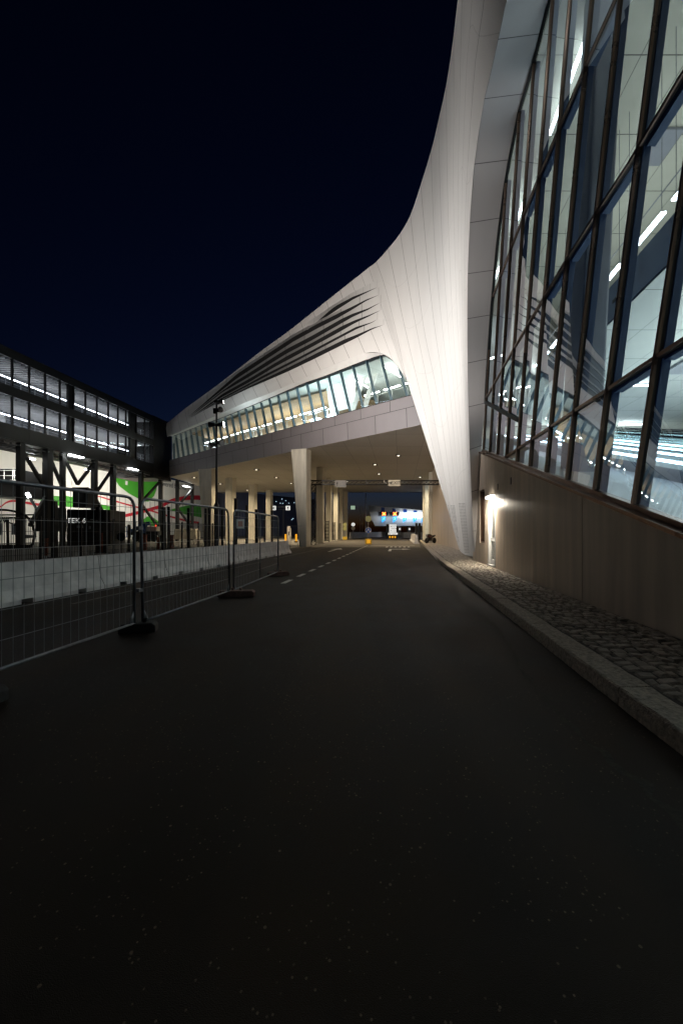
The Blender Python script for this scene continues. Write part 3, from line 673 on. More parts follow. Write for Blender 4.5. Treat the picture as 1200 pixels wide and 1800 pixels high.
# reveal between the shell's fold and the glass
rv = MB(); NR = 48
fo = resample(catmull(foldw, 120), NR)
ge = [R(18.3, 3.57, PZ), R(17.7, 3.57, 2.4), R(17.05, 3.6, 4.8)] + [e + Vector((-0.02, 0, 0)) for e in edge[1:]] + [GX(10.5, 18.1), GX(8.6, 18.15), GX(6.5, 18.2)]
gd = resample(ge, 400)
def nearest_z(p, lo):
    best = lo
    for i in range(lo, min(lo + 60, len(gd))):
        q = gd[i]
        if (q - p).length < (gd[best] - p).length: best = i
    return best
def scr_y(p): return HOR - F * (p.z - EYE) / max(0.5, p.y)
gy = [scr_y(p) for p in gd]; L2 = []; k = 0
for i, p in enumerate(fo):
    want = scr_y(p) - (6 if i > 6 else 0)
    while k < 400 and gy[k] > want: k += 1
    L2.append(gd[k])
rv.grid([[a.lerp(b, t) for a, b in zip(fo, L2)] for t in (0, 0.33, 0.66, 1.0)])
rv.build('reveal', M['reveal'], term, smooth=True, uvs=[(t, i / NR * 13 + 0.25) for t in (0, .33, .66, 1) for i in range(NR + 1)])

# ---- inside the hall
def ramp(y): return 0.0 + 0.29 * y
hl = MB(); hl.add([R(-10, 3.7, ramp(-10) + 0.0), R(-10, 30, ramp(-10)), R(30, 30, ramp(30)), R(30, 3.7, ramp(30))], [(0, 1, 2, 3)]); hl.build('ramp_floor', M['floorlt'], term)
def rect_uv(y0, y1, d0, d1, z, k=1.2, n=1):
    return [R(y0, d0, z), R(y0, d1, z), R(y1, d1, z), R(y1, d0, z)], [(d0 / k, y0 / (k * 1.6)), (d1 / k, y0 / (k * 1.6)), (d1 / k, y1 / (k * 1.6)), (d0 / k, y1 / (k * 1.6))]
p_, u_ = rect_uv(-10, 60, 3.3, 36, 18.25, 1.7); MB().add(p_, [(0, 1, 2, 3)]).build('hall_ceiling', M['ceil_up'], term, uvs=u_)
p_, u_ = rect_uv(-10, 60, 8.6, 36, 10.0, 1.7); MB().add(p_, [(0, 1, 2, 3)]).build('deck_ceiling', M['ceil_lo'], term, uvs=u_)
bh = MB(); bh.add([R(-10, 8.5, 9.98), R(-10, 8.5, 11.35), R(60, 8.5, 11.35), R(60, 8.5, 9.98)], [(0, 1, 2, 3)]); bh.add([R(-10, 8.5, 11.35), R(-10, 36, 11.35), R(60, 36, 11.35), R(60, 8.5, 11.35)], [(0, 1, 2, 3)])
bh.build('deck_bulkhead', M['bulk'], term)
vg = MB()
for y in (9.5, 14.5): vg.beam(R(y, 8.48, 10.62), R(y + 0.9, 8.48, 10.62), 0.02, 0.14)
vg.build('bulkhead_vent', M['black'], term)
hb = MB(); hb.add([R(-10, 36, -4), R(60, 36, -4), R(60, 36, 18.3), R(-10, 36, 18.3)], [(0, 1, 2, 3)]); hb.add([R(60, 4, 0), R(60, 36, 0), R(60, 36, 18.3), R(60, 4, 18.3)], [(0, 1, 2, 3)]); hb.add([R(-10, 3.6, -4), R(-10, 36, -4), R(-10, 36, 18.3), R(-10, 3.6, 18.3)], [(0, 1, 2, 3)])
hb.build('hall_wall', M['ceil_lo'], term, uvs=[(0.1, 0.1), (30.1, 0.1), (30.1, 9.1), (0.1, 9.1)] * 3)
ic = MB(); yc = 11.6; ic.prism([R(yc - .55, 5.0, ramp(yc) - .3), R(yc + .55, 5.0, ramp(yc) - .3), R(yc + .55, 5.75, ramp(yc) - .3), R(yc - .55, 5.75, ramp(yc) - .3)], (0.9, 0.2, 15.2)); bevel(ic.build('hall_column', M['grey'], term), 0.08)
for k, dd in enumerate((6.6, 8.0, 9.4, 10.8)):        # escalator banks rising with the ramp
    e_ = MB(); y0, y1 = -4, 26
    for a, b, m in ((-0.02, 0.30, 0),): e_.add([R(y0, dd, ramp(y0) + a), R(y1, dd, ramp(y1) + a), R(y1, dd, ramp(y1) + b), R(y0, dd, ramp(y0) + b)], [(0, 1, 2, 3)])
    e_.beam(R(y0, dd - 0.03, ramp(y0) + 1.08), R(y1, dd - 0.03, ramp(y1) + 1.08), 0.06, 0.04, m=1)
    esc = e_.build('escalator', [M['grey'], M['black']], term)
    MB().add([R(y0, dd + .01, ramp(y0) + .3), R(y1, dd + .01, ramp(y1) + .3), R(y1, dd + .01, ramp(y1) + 1.05), R(y0, dd + .01, ramp(y0) + 1.05)], [(0, 1, 2, 3)]).build('balustrade', M['glass2'], esc)
    b = MB(); b.beam(R(y0, dd - 0.03, ramp(y0) + 0.47), R(y1, dd - 0.03, ramp(y1) + 0.47), 0.05, 0.06); b.build('skirt_light', M['e_cool'], esc)
    if k: MB().add([R(y0, dd - 1.2, ramp(y0) + .22), R(y1, dd - 1.2, ramp(y1) + .22), R(y1, dd, ramp(y1) + .22), R(y0, dd, ramp(y0) + .22)], [(0, 1, 2, 3)]).build('escalator_steps', M['grey'], esc)
for k in range(9):
    y = 3.0 + k * 2.6; strip(R(y, 9.15, 12.55), R(y + 2.1, 9.15, 12.55), 0.16, M['e_hall'], 'white tube light hung on wires above the slate bulkhead in the hall', 'tube lights above the hall bulkhead')
hw = MB()
for k in range(9):
    y = 3.0 + k * 2.6
    for yy in (y + 0.1, y + 2.0): hw.beam(R(yy, 9.15, 12.6), R(yy, 9.15, 18.2), 0.015, 0.015)
hw.beam(R(-4, 9.15, 13.3), R(30, 9.15, 13.3), 0.03, 0.03); hw.build('light_suspension', M['steel'], term)
for k in range(5):
    for d in (12, 17, 23):
        y = 6 + k * 8; strip(R(y, d, 9.8), R(y + 0.0, d + 2.6, 9.8), 0.12, M['e_hall'], 'cross strip light under the pale deck ceiling of the hall', 'cross strip lights under the hall deck')
for k in range(6): strip(R(2 + k * 5.5, 6.2, 17.9), R(5 + k * 5.5, 6.2, 17.9), 0.12, M['e_hall'], 'strip light tight under the high cream hall ceiling', 'strip lights under the high ceiling')

def add_hall_fill(y0, y1, d, z, wd, e, up, col):  # unseen area lamps added to brighten the hall and deck ceilings
    o = [x for x in bpy.data.objects if x.name.startswith('strip_light') and x.get('group') == ('tube lights above the hall bulkhead' if up else 'cross strip lights under the hall deck')][int(up)]
    l = bpy.data.lights.new('hall_fill', 'AREA'); l.shape = 'RECTANGLE'; l.size = wd; l.size_y = y1 - y0; l.energy = e; l.color = col
    lo = bpy.data.objects.new('hall_fill', l); COL.objects.link(lo); lo.parent = o; lo.location = R((y0 + y1) / 2, d, z) - WLOC[o.name]; lo.rotation_euler = (math.pi if up else 0, 0, RA if not up else -RA)
add_hall_fill(0, 30, 13, 12.0, 4, 1250, True, (1, 1, 0.93))
add_hall_fill(2, 32, 15, 9.85, 6, 700, False, (0.86, 0.93, 1))
add_hall_fill(4, 34, 17, 5.2, 8, 7000, True, (0.97, 1, 0.92))

hv = MB()
for d_, y_, z_ in ((10.5, 16, 18.22), (13.5, 12, 18.22), (11.8, 24, 18.22), (14, 19, 9.96), (18, 14, 9.96), (12, 27, 9.96), (20, 24, 9.96)): hv.prism([R(y_, d_, z_), R(y_, d_ + 1.3, z_), R(y_ + 1.6, d_ + 1.3, z_), R(y_ + 1.6, d_, z_)], (0, 0, -0.1))
hv.build('ceiling_vent', M['grey'], term)
# ---- columns under the bridge
def wedge(base, wb, wt, dep, ztop, leanx):
    x, y = base; rz = 0.0
    b = MB(); b.add([(x - wb / 2, y - dep / 2, 0), (x + wb / 2, y - dep / 2, 0), (x + wb / 2, y + dep / 2, 0), (x - wb / 2, y + dep / 2, 0),
                     (x + wb / 2 - wt, y - dep / 2, ztop), (x + wb / 2, y - dep / 2, ztop), (x + wb / 2, y + dep / 2, ztop), (x + wb / 2 - wt, y + dep / 2, ztop)],
                    [(0, 3, 2, 1), (4, 5, 6, 7), (0, 1, 5, 4), (1, 2, 6, 5), (2, 3, 7, 6), (3, 0, 4, 7)])
    # turn the pier so that one flank faces the road
    c = Vector((x, y, 0)); rot = Matrix.Rotation(leanx, 3, 'Z')
    b.v = [rot @ (v - c) + c for v in b.v]
    return bevel(b.build('column', M['column'], term), 0.03, 1)
wedge((-3.55, 37.9), 0.75, 1.65, 1.1, 9.5, -0.35)
wedge((-16.9, 50), 1.25, 2.1, 1.2, 9.5, -0.35)
for px, Y, wd in ((563, 48.6, .85), (578, 58, .75), (590, 66, .72), (599.5, 73.5, .7), (607.5, 78, .75)): wedge(((px - 600) / F * Y, Y), wd, wd, 0.9, 9.5, RA)
for px, Y, wd in ((405.5, 58, 1.2), (444.5, 66, 1.1), (473.5, 75, 1.0)): wedge(((px - 600) / F * Y, Y), wd, wd, 1.0, 9.5, -0.3)
wedge((13.45, 62), 0.95, 0.95, 1.0, 9.5, RA); wedge((12.35, 52.5), 1.0, 1.0, 1.0, 9.5, RA)
# downlights let into the soffit
def downlight(px, py, label, e=DOWN_W):
    Y = 8.0 * F / (HOR - py); c = P(px, py, Y); c.z = 9.5
    b = MB(); b.box((c.x, c.y, 9.46), (0.36, 0.85, 0.07), -0.5); b.box((c.x - 0.02, c.y - 0.1, 9.41), (0.2, 0.16, 0.03), -0.5, 1)
    o = b.build('soffit_downlight', [M['dark'], M['e_down']]); tag(o, label, 'downlight', 'downlights in the soffit over the road')
    l = bpy.data.lights.new('downlight', 'SPOT'); l.energy = e; l.color = (1, 0.80, 0.52); l.spot_size = math.radians(150); l.spot_blend = 0.6; l.shadow_soft_size = 0.15
    lo = bpy.data.objects.new('downlight', l); COL.objects.link(lo); lo.parent = o; lo.location = Vector((c.x, c.y - 0.1, 9.36)) - WLOC[o.name]
DL = [(451, 825, 'small downlight in the soffit midway between the lamp mast and the wedge pier'), (486, 839, 'small downlight in the soffit just beside the wedge pier'), (512, 849, 'downlight deep under the soffit close behind the wedge pier'),
      (342, 839, 'downlight in the soffit above the outermost wedge pier'), (388, 850, 'downlight in the soffit over the slender column behind the lamp mast'), (659, 816, 'larger downlight in the soffit above the truss gantry, nearer the white leg', 900),
      (666, 832.5, 'downlight in the soffit straight above the gantry truss', 700), (508.5, 849.5, None), (700, 800, 'downlight in the soffit beside the white leg', 600), (738, 838, 'downlight in the soffit over the columns by the far wall'), (610, 846, 'downlight in the soffit above the white gantry board'), (435, 861, 'tiny downlight at the far edge of the soffit')]
for r_ in DL:
    if r_[2]: downlight(*r_)

# ------------------------------------------------------------------ lamp mast with floodlights
def mast():
    x, y = -6.45, 20.0
    t = empty('floodlight_mast', (x, y, 0), 'tall dark steel mast with paired floodlights standing behind the concrete barriers', 'lamp mast')
    b = MB(); b.tube([(x, y, 0), (x, y, 2.85)], 0.125, 14); b.tube([(x, y, 2.85), (x, y, 3.0)], [0.125, 0.06], 14); b.tube([(x, y, 2.95), (x, y, 8.35)], [0.062, 0.045], 12)
    b.build('pole', M['darkclad'], t)
    def head(z, dx, dy, aim, lit, e=0, spot=70, colr=(1, 0.95, 0.90)):
        a = Vector(aim).normalized(); c = Vector((x + dx, y + dy, z))
        arm = MB(); arm.tube([(x, y, z - 0.02), tuple(c)], 0.025, 6); 
        arm.lathe(c - a * 0.16, [(0.05, 0), (0.09, 0.03), (0.10, 0.14), (0.15, 0.30), (0.155, 0.33)], 14, a)
        fl = arm.build('floodlight', M['dark'], t)
        lens = MB(); lens.lathe(c + a * 0.172, [(0.14, 0), (0.13, 0.012)], 14, a); lens.build('lens', M['e_flood'] if lit else M['steel'], fl)
        if e:
            l = bpy.data.lights.new('floodlight_beam', 'SPOT'); l.energy = e; l.color = colr; l.spot_size = math.radians(spot); l.spot_blend = 1.0; l.shadow_soft_size = 0.14
            lo = bpy.data.objects.new('floodlight_beam', l); COL.objects.link(lo); lo.parent = fl
            lo.location = c + a * 0.22 - WLOC[fl.name]; lo.rotation_euler = a.to_track_quat('-Z', 'Y').to_euler()
    head(8.15, 0.16, -0.05, (11.2, 6.8, 4.4), True, FLOOD_W, 140)
    head(7.75, 0.14, -0.05, (3.0, 12.5, 6.5), True, FLOOD_W * 0.5, 100, (1, 0.84, 0.70))
    head(7.0, 0.22, -0.05, (1, 0.1, 0.12), True); head(7.0, -0.2, -0.05, (-1, 0.15, 0.05), False)
    head(6.05, 0.2, -0.06, (0.8, -0.6, -0.2), False); head(5.95, -0.2, -0.06, (-0.75, -0.5, -0.3), False)
    b = MB(); b.box((x - 0.08, y, 7.72), (0.16, 0.14, 0.26)); b.box((x, y - 0.02, 8.2), (0.22, 0.1, 0.1)); b.build('junction_box', M['dark'], t)
mast()

# ------------------------------------------------------------------ concrete barriers
BA, BB = Vector((-6.95, 7.45, 0)), Vector((-3.72, 26.6, 0)); bd = (BB - BA).normalized(); bn = Vector((bd.y, -bd.x, 0))
def barrier(org, dr, L, label, ht=0.86, m='barrier', gap=0.012):
    nn = Vector((dr.y, -dr.x, 0)); org = Vector(org)
    prof = [(-0.30, 0), (-0.30, 0.09), (-0.18, 0.30), (-0.10, ht), (0.10, ht), (0.18, 0.30), (0.30, 0.09), (0.30, 0)]
    cut = [(-0.30, 0.10), (-0.18, 0.30), (-0.10, ht), (0.10, ht), (0.18, 0.30), (0.295, 0.10)]
    b = MB(); sec = [(gap, .20, 0), (.20, .29, 1), (.29, .70, 0), (.70, .79, 1), (.79, 1, 0)]
    for u0, u1, k in sec:
        a0, a1 = u0 * L if u0 > 0.05 else gap, u1 * L if u1 < 1 else L - gap
        pr = cut if k else prof
        b.prism([org + dr * a0 + nn * q + Vector((0, 0, z)) for q, z in pr], dr * (a1 - a0))
    return tag(b.build('concrete_barrier', M[m]), label, 'concrete barrier', 'jersey barriers beside the closed lane')
NB = 7; Lb = (BB - BA).length / NB
lab = ['grey concrete barrier behind the near fence panels, seen through the dense mesh beside the first panel joint', 'grey concrete barrier directly behind the first fence panel joint',
       'grey concrete barrier below the dark container marked TEK', 'grey concrete barrier just before the lamp mast foot', 'grey concrete barrier right past the lamp mast foot', 'grey concrete barrier behind the second fence panel joint', 'grey concrete barrier ending the row by the wedge pier']
lab = ['first concrete barrier of the row, cut by the picture edge', 'second concrete barrier of the row, below the tall container', 'third concrete barrier of the row, behind the first fence joint', 'fourth concrete barrier of the row, below the slender lamp mast',
       'fifth concrete barrier of the row, behind the second fence joint', 'sixth concrete barrier of the row, behind the last fence panel', 'seventh concrete barrier, ending the row towards the wedge pier']
for i in range(NB): barrier(BA + bd * Lb * i, bd, Lb, lab[i])
# pale barriers in the far lanes
def row(p, q, n, texts, ht=0.9):
    p, q = Vector(p), Vector(q); d = (q - p).normalized(); L = (q - p).length / n
    for i in range(n): barrier(p + d * L * i, d, L, texts[i], ht)
row((9.0, 46.5, 0), (11.6, 64, 0), 3, ['pale barrier at the kerb end facing the parked motorcycle', 'pale barrier second in line beyond the motorcycle', 'pale barrier third in line beyond the motorcycle'], 1.1)
row((13.0, 88, 0), (24, 88.5, 0), 3, ['pale barrier across the lanes right of the sign board', 'pale barrier across the lanes, middle one below the booths', 'pale barrier across the lanes closest to the kerb line'], 1.3)
row((1.8, 82, 0), (12.5, 112, 0), 6, ['pale barrier by the white discs, start of the curving row', 'pale barrier of the curving row in front of the headlights', 'pale barrier of the curving row behind the blue arrow sign', 'pale barrier of the curving row past the blue arrow sign', 'bluish barrier of the curving row below the dark fence', 'bluish barrier ending the curving row at the sign board'], 1.3)

# ------------------------------------------------------------------ temporary mesh fence
def fence_panel(p, q, label, h=2.0, lean_=0.0, mid=False, tilt_end=0.0):
    p, q = Vector(p), Vector(q); d = q - p; L = d.length; d.normalize(); nrm = Vector((d.y, -d.x, 0))
    t = empty('mesh_fence', p, label, 'fence panel', 'temporary mesh fence panels along the lane')
    W = lambda s, z: p + d * (s - lean_ * z / h + tilt_end * (z / h) * (s / L)) + nrm * 0 + Vector((0, 0, z))
    b = MB(); rc = 0.16; z0 = 0.14
    pts = [W(0, 0.10), W(0, h - rc)] + [W(rc - rc * math.cos(a), h - rc + rc * math.sin(a)) for a in (.4, .8, 1.2, 1.57)] + [W(L - rc + rc * math.sin(a), h - rc + rc * math.cos(a)) for a in (0, .4, .8, 1.2, 1.57)] + [W(L, 0.10)]
    b.tube(pts, 0.0215, 10); b.tube([W(0, z0), W(L, z0)], 0.019, 8)
    for s in (0, L):
        b.beam(W(s + (0.0 if s else 0.0), 0.10), W(s, 0.42), 0.02, 0.02)
        b.prism([W(s, 0.14), W(s + (0.13 if s == 0 else -0.13), 0.14), W(s, 0.36)], nrm * 0.008)
    if mid: b.tube([W(L * 0.5, z0), W(L * 0.5, h)], 0.016, 8)
    b.build('frame', M['steel'], t, smooth=True)
    m = MB(); s = 0.11
    while s < L - 0.05: m.tube([W(s, z0), W(s, h)], 0.0032, 4, caps=False); s += 0.115
    for z in [0.42, 0.72, 1.02, 1.32, 1.62, 1.85]: m.tube([W(0.02, z), W(L - 0.02, z)], 0.0036, 4, caps=False)
    m.build('wire_mesh', M['wire'], t)
    return t
FPTS = [(-3.62, 2.25), (-3.06, 5.72), (-3.00, 5.86), (-2.56, 8.85), (-2.50, 9.0), (-2.14, 13.1)]
fence_panel((*FPTS[0], 0), (*FPTS[1], 0), 'large mesh fence panel cut by the picture edge, before the tall barriers', 2.0)
fence_panel((*FPTS[2], 0), (*FPTS[3], 0), 'mesh fence panel in the middle of the temporary fence, in front of the barriers', 2.0, lean_=0.06)
fence_panel((*FPTS[4], 0), (*FPTS[5], 0), 'mesh fence panel with a middle post and small notice, ending the temporary fence', 2.0, mid=True)
nt_ = MB(); nt_.box((-2.44, 9.35, 1.68), (0.25, 0.015, 0.22), math.radians(60))
o = nt_.build('notice_board', M['white']); tag(o, 'small white notice with a reddish square tied to the last fence panel', 'notice')
b = MB(); b.box((-2.437, 9.338, 1.68), (0.15, 0.004, 0.13), math.radians(60)); b.build('red_print', mat('faded_red', (0.55, 0.28, 0.25), 0.6), o)
cl = MB(); cl.box((-3.03, 5.79, 0.62), (0.10, 0.08, 0.05), 1.4); cl.box((-3.03, 5.79, 1.55), (0.10, 0.08, 0.05), 1.4); tag(cl.build('fence_clamp', M['steel']), 'steel clamp pair joining the first two fence panels', 'clamp')
def foot(c, rz, m, label, L=0.5):
    b = MB(); x, y = c; co, si = math.cos(rz), math.sin(rz); g = lambda a, q, z: (x + a * co - q * si, y + a * si + q * co, z)
    prof = [(-L / 2, 0.0), (L / 2, 0.0), (L / 2, 0.10), (L / 2 - 0.05, 0.14), (-L / 2 + 0.05, 0.14), (-L / 2, 0.10)]
    b.prism([g(a, -0.115, z) for a, z in prof], Vector((-si, co, 0)) * 0.23)
    for a in (-0.09, 0.09): b.tube([g(a, 0, 0.14), g(a, 0, 0.20)], 0.035, 8)
    tag(bevel(b.build('ballast_block', M[m]), 0.015), label, 'fence foot', 'block feet of the temporary fence')
foot((-3.03, 5.79), 0.25, 'rubber', 'black rubber block foot under the first fence panel joint')
foot((-2.42, 8.95), 0.06, 'redblock', 'reddish concrete block foot under the second fence panel joint', 0.82)
foot((-2.14, 13.1), 0.5, 'redblock', 'reddish concrete block foot under the free end post of the fence', 0.7)
foot((-3.27, 3.35), 0.0, 'rubber', 'black rubber block foot lying alone on the dark asphalt at the picture edge', 0.6)

# ------------------------------------------------------------------ covered gangway on steel trestles
def GL(y): return -26.0 + 0.147 * (y - 57)
def gpx(px): return 34.4 / (0.147 + (600 - px) / F)
gw = empty('covered_gangway', (GL(45), 45, 0), 'two storey dark glazed passenger gangway on black steel trestles', 'gangway')
def GW(y, z, o=0.0): return Vector((GL(y) - o, y, z))
Y0g, Y1g = 20.0, 58.2
def slab(name, z0, z1, o0, o1, m, ya=Y0g, yb=Y1g): 
    return MB().prism([GW(ya, z0, o0), GW(yb, z0, o0), GW(yb, z0, o1), GW(ya, z0, o1)], (0, 0, z1 - z0)).build(name, M[m], gw)
slab('roof', 16.9, 17.7, -0.05, 5.2, 'dark'); slab('upper_deck', 13.55, 14.4, -0.03, 5.2, 'dark'); slab('lower_deck', 10.55, 11.0, -0.03, 5.2, 'dark')
pn = MB(); ys = [Y0g + k * 3.2 for k in range(13)]
for a, b in zip(ys, ys[1:]): pn.prism([GW(a + .01, 9.7, -0.06), GW(min(b, Y1g) - .01, 9.7, -0.06), GW(min(b, Y1g) - .01, 10.98, -0.09), GW(a + .01, 10.98, -0.09)], (-0.06, 0, 0))
pn.build('lower_cladding', M['darkclad'], gw)
slab('gangway_underside', 9.62, 9.7, 0.0, 5.2, 'darkclad')
slab('gangway_back', 9.7, 16.9, 4.9, 5.1, 'inner', Y0g, 54.2)
eb_ = MB(); eb_.prism([GW(54.2, 9.0, -0.12), GW(58.4, 9.0, -0.12), GW(58.4, 9.0, 5.3), GW(54.2, 9.0, 5.3)], (0, 0, 8.75)); eb_.build('end_block', M['darkclad'], gw)
mp_ = [21, 51, 79, 105, 120, 129, 150, 170, 190, 207, 221, 228, 239, 254, 265]
for z0, z1, zs in ((14.4, 16.9, 16.0), (11.0, 13.55, 12.45)):
    yy = [20.0, 21.6, 23.2, 24.8, 26.4, 28.0, 29.6, 31.2, 32.8] + [gpx(p) for p in mp_]
    for y in yy: MB().beam(GW(y, z0, -0.01), GW(y, z1, -0.01), 0.16, 0.14, up=(1, 0, 0)).build('gangway_mullion', M['dark'], gw)
    for a, b in ((120, 129), (228, 239)): MB().prism([GW(gpx(a), z0, 0.02), GW(gpx(b), z0, 0.02), GW(gpx(b), z0, 0.2), GW(gpx(a), z0, 0.2)], (0, 0, z1 - z0)).build('gangway_pier', M['darkclad'], gw)
    MB().add([GW(20, z0, 0.05), GW(54.2, z0, 0.05), GW(54.2, z1, 0.05), GW(20, z1, 0.05)], [(0, 1, 2, 3)]).build('gangway_window', M['glass3'], gw)
    MB().beam(GW(20, z1 - 0.03, -0.04), GW(54.2, z1 - 0.03, -0.04), 0.05, 0.03).build('window_head', M['steel'], gw)
    cb_ = MB()
    for k in range(72): cb_.beam(GW(20.5 + k * 0.47, z1 - 0.12, 0.3), GW(20.5 + k * 0.47, z1 - 0.12, 4.8), 0.05, 0.12)
    cb_.build('ceiling_slats', M['white'], gw)
    y = 20.5
    while y < 52.6: strip(GW(y, zs, 2.4), GW(min(y + 2.6, 54), zs, 2.4), 0.14, M['e_gang'], 'cold strip light running along the inside of the dark gangway', 'strip lights inside the gangway'); y += 2.75
    rr = MB()
    for k in range(24): rr.box(GW(20.8 + k * 1.4, z0 + 0.55, 0.9), (0.05, 0.05, 1.1))
    rr.beam(GW(20, z0 + 1.08, 0.9), GW(53.8, z0 + 1.08, 0.9), 0.05, 0.05); rr.beam(GW(20, z0 + 0.6, 0.9), GW(53.8, z0 + 0.6, 0.9), 0.03, 0.03); rr.build('gangway_railing', M['white'], gw)
y = 22
while y < 53: strip(GW(y, 11.9, 4.0), GW(y + 2.0, 11.9, 4.0), 0.12, M['e_gang'], 'second line strip light low on the back wall of the gangway', 'low strip lights inside the gangway'); y += 2.4
for a, b in ((21, 79), (170, 207)): MB().prism([GW(gpx(a), 11.1, 3.6), GW(gpx(b), 11.1, 3.6), GW(gpx(b) - .4, 12.9, 3.6), GW(gpx(a) + .6, 13.2, 3.6)], (-0.1, 0, 0)).build('inner_wall', M['white'], gw)
def post(px, wd=0.42, zt=9.65, o=0.4): y = gpx(px); MB().box(GW(y, zt / 2, o), (wd, wd, zt), RA).build('trestle_post', M['dark'], gw); return y
py_ = [post(p, w_) for p, w_ in ((44, .5), (91, .62), (117, .4), (172, .5), (204.5, .5), (253, .5), (287, .45), (316, .42), (342, .4))]
def brace(pa, za, pb, zb, wd=0.26): MB().beam(GW(gpx(pa), za, 0.4), GW(gpx(pb), zb, 0.4), wd, wd).build('trestle_brace', M['dark'], gw)
for a, za, b, zb in ((172, 5.6, 204.5, 9.2), (253, 5.4, 287, 8.9), (117, 9.4, 143, 6.6), (143, 6.6, 172, 9.4), (44, 9.2, 91, 5.4), (91, 9.3, 117, 6.0), (172, 5.5, 204.5, 1.6), (253, 5.3, 287, 1.6), (316, 5.4, 342, 8.6), (316, 5.2, 342, 2.0), (91, 5.3, 60, 2.0)): brace(a, za, b, zb)
pp = MB()
for z, o in ((9.35, 0.3), (9.2, 0.9), (9.05, 1.6), (9.4, 2.4)): pp.tube([GW(20, z, o), GW(54, z, o)], 0.06, 6)
for k in range(45):
    y = 21 + k * 0.72; pp.box(GW(y, 9.35, 1.2), (2.4, 0.05, 0.12), RA)
pp.build('service_pipes', M['steel'], gw)
def tube_lamp(px, z, label, o=-0.3, L=1.7, k=1.0):
    y = gpx(px); b = MB(); b.beam(GW(y - L / 2, z, o), GW(y + L / 2, z, o), 0.34, 0.10, m=1); b.beam(GW(y - L / 2 - .05, z + .09, o), GW(y + L / 2 + .05, z + .09, o), 0.4, 0.08)
    ob = b.build('tube_lamp', [M['dark'], M['e_strip']]); tag(ob, label, 'tube lamp', 'tube lamps under the gangway')
    l = bpy.data.lights.new('pier_light', 'SPOT'); l.energy = PIER_W * k; l.color = (1, 0.96, 0.88); l.spot_size = math.radians(150); l.spot_blend = 0.8; l.shadow_soft_size = 0.3
    lo = bpy.data.objects.new('pier_light', l); COL.objects.link(lo); lo.parent = ob; lo.location = GW(y, z - 0.25, o) - WLOC[ob.name]
    lo.rotation_euler = Vector((-1, 0.9, -0.22)).to_track_quat('-Z', 'Y').to_euler()
tube_lamp(130, 9.3, 'tube lamp under the gangway above the round lit hull patch', 5.0, k=0.35)
tube_lamp(229, 9.3, 'tube lamp under the gangway above the big green leaf on the ship', 5.0, k=0.6)
tube_lamp(40, 9.3, 'tube lamp under the gangway near the picture edge above the white railing', 5.0, k=0.3)
tube_lamp(300, 9.1, 'tube lamp under the gangway end beside the bridge', 5.0)
tube_lamp(338, 9.0, 'added tube lamp on the last trestle brightening the far ship hull', 1.0)  # lamp added past the gangway to brighten the far part of the hull
for px, z, lb in ((129, 9.45, 'unshaded tube lamp on the road side of the gangway by the slanted braces'), (230, 9.5, 'unshaded tube lamp on the road side of the gangway near its black end')):
    y = gpx(px); b = MB(); b.beam(GW(y - .85, z, -0.3), GW(y + .85, z, -0.3), 0.30, 0.12); tag(b.build('tube_lamp', M['e_strip']), lb, 'tube lamp', 'tube lamps on the gangway side')

# ------------------------------------------------------------------ ferry behind the gangway
def HX(y): return -42 + 0.147 * (y - 57)
def hpy(px): return 50.4 / (0.147 + (600 - px) / F)
ship = empty('moored_ferry', (HX(70), 70, 0), 'huge cream ferry hull with green leaves and red ribbons behind the gangway', 'ferry')
hu = MB(); ya, yb = 18, 104
hu.grid([[(HX(y), y, -2) for y in range(ya, yb, 4)], [(HX(y), y, 6) for y in range(ya, yb, 4)], [(HX(y) - 0.1, y, 13) for y in range(ya, yb, 4)]])
e = yb - 2; hu.add([(HX(e), e, -2), (HX(e) - 14, e + 12, -2), (HX(e) - 14, e + 12, 13), (HX(e), e, 13)], [(0, 1, 2, 3)])
hu.build('hull', M['hull'], ship)
def HP(px, py, o=0.02):
    Y = hpy(px) ; v = P(px, py, Y); return v + Vector((o, -0.15 * o, 0))
def decal(pts_top, pts_bot, name, m, n=40, o=0.03, x0=None, x1=None):
    x0 = x0 if x0 is not None else max(pts_top[0][0], pts_bot[0][0]); x1 = x1 if x1 is not None else min(pts_top[-1][0], pts_bot[-1][0])
    b = MB(); xs = [lin(x0, x1, i / n) for i in range(n + 1)]
    b.grid([[HP(x, interp(pts_top, x), o) for x in xs], [HP(x, interp(pts_bot, x), o) for x in xs]]); b.build(name, M[m], ship)
def ribbon(pts, wd, o):
    px = [p[0] for p in pts]; cur = catmull([(a, b, 0) for a, b in pts], 60)
    b = MB(); b.grid([[HP(c.x, c.y - wd * (0.5 + 0.5 * i / 60) / 2, o) for i, c in enumerate(cur)], [HP(c.x, c.y + wd * (0.5 + 0.5 * i / 60) / 2, o) for i, c in enumerate(cur)]]); b.build('ribbon', M['red'], ship)
ribbon([(-60, 905), (-25, 899), (0, 891), (11, 883.5), (22, 880.5), (34, 881.5), (60, 886), (95, 889)], 4.5, 0.05)
ribbon([(80, 852), (110, 858), (153, 866.5), (192, 878), (235, 890), (264, 897.5), (292, 906), (328, 915.5), (350, 919)], 3.6, 0.05)
ribbon([(120, 921), (160, 917), (195, 911.5), (237, 902.5), (279, 891), (300, 881), (318, 876.5), (340, 874.6), (356, 875.6), (378, 879)], 8.5, 0.06)
decal([(197, 828), (277, 838)], [(197, 831), (203, 844), (210, 854.5), (225, 866.5), (252, 881.5), (261, 881.5), (271.5, 871), (276.5, 855), (278, 838)], 'leaf', 'green')
decal([(299, 896), (317, 891), (340, 887.5), (356, 886), (378, 891)], [(299, 896.5), (328, 905), (356, 910), (378, 898)], 'leaf', 'green')
